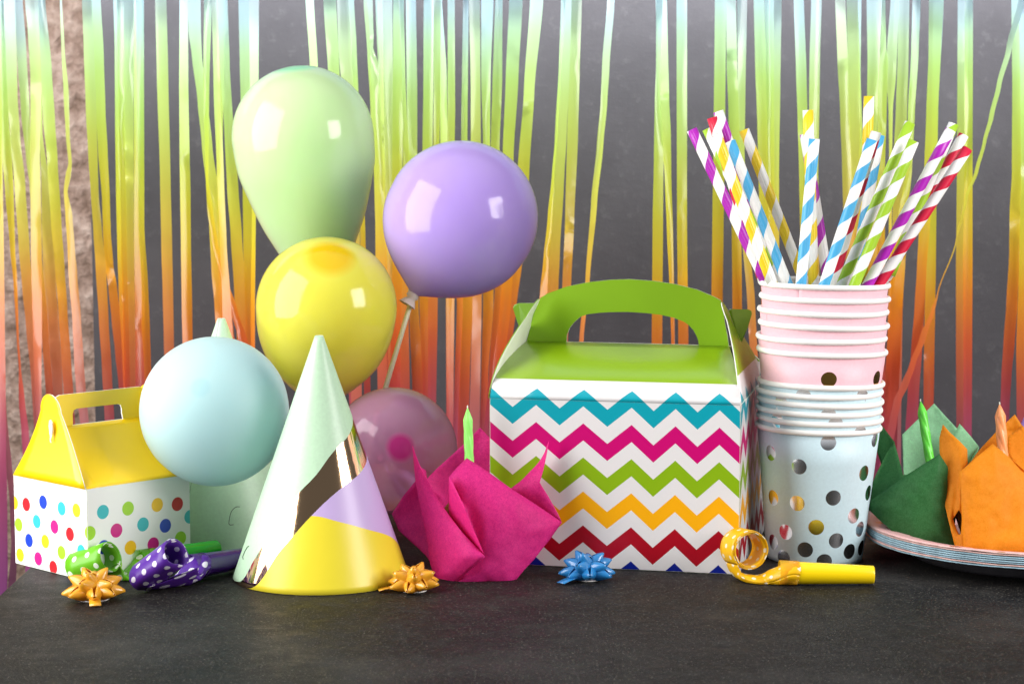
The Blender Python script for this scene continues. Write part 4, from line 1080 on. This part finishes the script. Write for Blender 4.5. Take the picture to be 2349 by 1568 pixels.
def blower(label, rc, axis, start, R, turns, width, neck_pts, m0, m1, r0, r1, mats, dirn=1, flat_=1.0, crush=0.0, pitch=0.00055):
    """rc: front centre of the roll, axis: pointing out of the front opening, start: direction (from rc) where the tape leaves the roll"""
    root = empty('party_blower', (m0[0], m0[1], 0), label, 'party blower', 'paper party blowers')
    ax = Vector(axis).normalized(); s0 = Vector(start); s0 = (s0 - ax * s0.dot(ax)).normalized(); s1 = ax.cross(s0) * dirn
    V = []; Fc = []; UV = []; n = int(turns * 44); Lw = 0
    K = 5
    for i in range(n + 1):
        a = 2 * PI * i / 44; r = R - pitch * i / 44 - 0.00022 * noise.noise(Vector((math.cos(a) * 2, math.sin(a) * 2, i / 44)))
        r *= 1 + .03 * noise.noise(Vector((math.cos(a) * 2.2, math.sin(a) * 2.2, 5)))
        e = s0 * math.cos(a) * (1 - crush * 0.5) + s1 * math.sin(a)
        if crush: r *= 1 - crush * max(0, math.cos(a - crush_at)) ** 3
        Lw += r * 2 * PI / 44
        for k in range(K + 1):
            ww = width * (1 + .03 * noise.noise(Vector((a, 3, 0))))
            V.append(Vector(rc) + e * r - ax * (ww * k / K + .0009 * (i / n) + .0004 * math.sin(a * 1.3))); UV.append((ww * k / K, -Lw))
    for i in range(n):
        for k in range(K):
            q = i * (K + 1) + k; Fc.append((q, q + 1, q + K + 2, q + K + 1))
    mesh('paper_roll', V, Fc, [mats[0], mats[0]], root, uv=UV, solid=0.0005)
    # neck : flattened tube from tape cross section to the mouthpiece
    m0 = Vector(m0); m1 = Vector(m1); md = (m1 - m0).normalized(); ma, mb, _ = frame(md)
    st = Vector(rc) + s0 * (R * 1.0) - ax * width * 0.5
    path = [st] + [Vector(p) for p in neck_pts] + [m0, m0 + md * .004]
    path = catmull(path, 7); N = len(path); n2 = 32; V = []; Fc = []; UV = []; Lw = 0
    for i, p in enumerate(path):
        s = i / (N - 1); q = s ** 1.2
        d = (path[min(i + 1, N - 1)] - path[max(i - 1, 0)]).normalized()
        wa = (ax * (1 - q) + ma * q); wa = (wa - d * wa.dot(d))
        wa = wa.normalized() if wa.length > 1e-4 else ma; wb = d.cross(wa).normalized()
        hw = (width * .5) * (1 - q) + (r0 * 1.04) * q; hb = 0.0005 * (1 - q) + (r0 * 1.04) * q ** .8
        if i: Lw += (p - path[i - 1]).length
        for k in range(n2 + 1):
            ph = 2 * PI * k / n2
            cr = 1 + (.16 * (1 - abs(2 * s - 1)) + .05) * noise.noise(Vector((math.cos(ph) * 2.2, math.sin(ph) * 2.2, s * 9 + len(label)))) * (1 if i < N - 2 else .1)
            V.append(p + wa * (hw * math.cos(ph) * cr) + wb * (hb * math.sin(ph) * cr)); UV.append((k / n2 * 2 * PI * r0, Lw))
    for i in range(N - 1):
        for k in range(n2):
            q = i * (n2 + 1) + k; Fc.append((q, q + 1, q + n2 + 2, q + n2 + 1))
    V = [Vector((v.x, v.y, max(v.z, 0.0004))) for v in V]
    mesh('paper_neck', V, Fc, [mats[0], mats[0]], root, uv=UV, solid=0.0002)
    L = (m1 - m0).length
    V, Fc, UV = lathe([(0, r0), (L * .3, r0 + (r1 - r0) * .3), (L * .7, r0 + (r1 - r0) * .7), (L - .0006, r1), (L, r1 * .96), (L, r1 * .82), (L - .02, r1 * .8)], m0, md, 40)
    mesh('mouthpiece', V, Fc, mats[1], root, uv=UV)
    V, Fc, UV = lathe([(-.006, r0 * 1.07), (-.001, r0 * 1.05), (.0045, r0 * 1.045), (.0045, r0 * 1.0)], m0, md, 40)
    mesh('clear_tape', V, Fc, mats[2], root, uv=UV)
    return root
def tape_mat(name, c):
    t = NT(name); t.p(col=c, rough=.12, spec=.6, coat=.6); t.bump(t.noise(t.obj(), 220, 3), .5, .001); t.translucent(.3, c); t.seethrough(.45, c); return t.m
crush_at = 1.3
def plast(name, c): return flat(name, c, .22, coat=.3, var=.02)
# yellow
ym0 = G(1812, 1343); ym0 = Vector((ym0.x, ym0.y + .003, 0.0072)); ym1 = P(2004, 1321, 1.228); ym1.z = 0.0060
blower('bright yellow blower with a curled tip, lying in front of the cups', P(1722, 1262, 1.236), (0.36, -0.90, 0.06), (-0.75, 0, -0.66), 0.0116, 3.4, 0.0155,
       [P(1694, 1318, 1.240), P(1740, 1331, 1.236), P(1772, 1324, 1.234)], ym0, ym1, 0.0067, 0.0053,
       [blow_mat('yellow_blower_paper', lin(255, 202, 20), (1, .93, .72, 1), .0085, .0013), plast('yellow_plastic', lin(250, 214, 10)), tape_mat('yellow_tape', lin(252, 214, 60))], dirn=-1, pitch=0.00068)
# green
gm0 = P(335, 1313, 1.262); gm0.z = .0075; gm1 = P(497, 1290, 1.305); gm1.z = .0065
blower('lime green blower with white dots and a curled tip beside the spotted box', P(254, 1276, 1.232), (0.78, -0.45, 0.32), (0.55, .5, -0.75), 0.0090, 3.4, 0.028,
       [P(262, 1330, 1.245), P(292, 1326, 1.250)], gm0, gm1, 0.0066, 0.0050,
       [blow_mat('green_blower_paper', lin(112, 192, 32), (.88, .95, .80, 1), .0105, .0018), plast('green_plastic', lin(50, 215, 60)), tape_mat('green_tape', lin(130, 205, 60))], dirn=1, pitch=0.0004)
# purple
um0 = P(452, 1318, 1.240); um0.z = .0085; um1 = P(572, 1296, 1.275); um1.z = .0072
crush_at = 5.2
blower('purple blower with white dots, lying between the lime blower and the front hat', P(405, 1270, 1.200), (0.68, -0.40, 0.54), (0.5, .4, -0.7), 0.0108, 2.6, 0.031,
       [P(400, 1338, 1.222), P(425, 1328, 1.232)], um0, um1, 0.0072, 0.0056,
       [blow_mat('purple_blower_paper', lin(92, 44, 158), (.86, .83, .95, 1), .0095, .0018), plast('purple_plastic', lin(62, 22, 110)), tape_mat('purple_tape', lin(120, 80, 170))], dirn=1, crush=0.35, pitch=0.0004)

# ------------------------------------------------------------------ ribbon bows
def ribbon_mat(name, c):
    t = NT(name); o = t.obj(); n = t.noise(t.vmath('MULTIPLY', t.uv(), (900, 25, 1)), 1, 2)
    c2 = tuple(x * .82 for x in c[:3]) + (1,)
    t.p(col=t.mix(n, c2, c), rough=.24, spec=.8, metal=.0, coat=.3, coatr=.15); t.bump(n, .08, .0005); t.translucent(.22, c); return t.m
def bow(label, base, S, mat, tailpt, rot=0.0, seed=0):
    root = empty('ribbon_bow', tuple(base), label, 'gift bow', 'star shaped ribbon bows')
    rnd = random.Random(seed); cz = base + Vector((0, 0, S * .22))
    def loop(az, el, L, wd, name='ribbon_loop'):
        d = Vector((math.cos(az) * math.cos(el), math.sin(az) * math.cos(el), math.sin(el)))
        side = Vector((-math.sin(az), math.cos(az), 0)); up = side.cross(d) * -1
        up = -up if up.z < 0 else up
        V = []; Fc = []; UV = []; n = 26; K = 6
        for i in range(n + 1):
            s = i / n                                  # once round the cone: from under to over
            a = -PI * 0.93 + 2 * PI * 0.93 * s
            # opening ellipse near the centre; apex outside
            oc = d * (L * 0.22); r1_ = wd * .5; r2 = wd * .60
            ed = oc + side * (r1_ * math.sin(a)) - up * (r2 * math.cos(a)) * .80 - d * (L * .30 * math.cos(a))
            tipv = d * L + side * (wd * .07 * math.sin(a)) - up * (wd * .04 * math.cos(a))
            for k in range(K + 1):
                q = k / K; p = ed.lerp(tipv, q) + (side * math.sin(a) - up * math.cos(a)) * (wd * .07 * math.sin(PI * q))
                V.append(cz + p); UV.append((s * .02, q * .02))
        for i in range(n):
            for k in range(K):
                q = i * (K + 1) + k; Fc.append((q, q + 1, q + K + 2, q + K + 1))
        V = [Vector((v.x, v.y, max(v.z, base.z + .0006))) for v in V]
        mesh(name, V, Fc, mat, root, uv=UV, solid=0.00018)
    n0 = 8
    for k in range(n0): loop(rot + 2 * PI * k / n0 + rnd.uniform(-.12, .12), rnd.uniform(-.04, .12), S * rnd.uniform(1.0, 1.1), S * .66)
    for k in range(5): loop(rot + .35 + 2 * PI * k / 5 + rnd.uniform(-.12, .12), rnd.uniform(.42, .60), S * rnd.uniform(.98, 1.06), S * .70)
    for k in range(3): loop(rot + .1 + 2 * PI * k / 3 + rnd.uniform(-.15, .15), rnd.uniform(.90, 1.08), S * rnd.uniform(.92, 1.0), S * .66)
    # centre loop
    V = []; Fc = []; UV = []
    for i in range(25):
        a = 2 * PI * i / 24
        for k in range(3): V.append(cz + Vector((S * .17 * math.cos(a), -S * .2 + S * .2 * k, S * .52 + S * .20 * math.sin(a)))); UV.append((k * .01, a * .01))
    for i in range(24):
        for k in range(2): q = i * 3 + k; Fc.append((q, q + 1, q + 4, q + 3))
    mesh('centre_loop', V, Fc, mat, root, uv=UV, solid=.00018)
    # loose tail on the table
    tp = Vector(tailpt); d = (tp - base).normalized(); sd = Vector((-d.y, d.x, 0)) * (S * .19)
    V = []; UV = []; Fc = []
    for i in range(7):
        q = i / 6; p = base.lerp(tp, q) + Vector((0, 0, .0012 + .0016 * math.sin(PI * q)))
        V += [p - sd, p + sd]; UV += [(0, q * .02), (.01, q * .02)]
    for i in range(6): Fc.append((2 * i, 2 * i + 1, 2 * i + 3, 2 * i + 2))
    mesh('ribbon_tail', V, Fc, mat, root, uv=UV, solid=.0002)
    V, Fc, UV = lathe([(0.0003, .0001), (.0003, S * .5), (.0009, S * .5), (.0009, .0001)], base, (0, 0, 1), 24); mesh('backing_card', V, Fc, M_white, root, smooth=False)
M_gr = ribbon_mat('gold_ribbon', lin(255, 188, 48)); M_br = ribbon_mat('blue_ribbon', lin(48, 150, 222))
b1 = G(216, 1374); bow('golden yellow ribbon bow in front of the spotted box', Vector((b1.x, b1.y, 0)), 0.0168, M_gr, G(219, 1393), .2, 3)
b2 = G(950, 1354); bow('golden yellow ribbon bow between the front hat and the pink muffin', Vector((b2.x, b2.y, 0)), 0.0150, M_gr, G(868, 1357), .55, 5)
b3 = G(1348, 1328); bow('shiny sky blue ribbon bow in front of the zigzag box', Vector((b3.x, b3.y, 0)), 0.0160, M_br, G(1286, 1341), .05, 9)
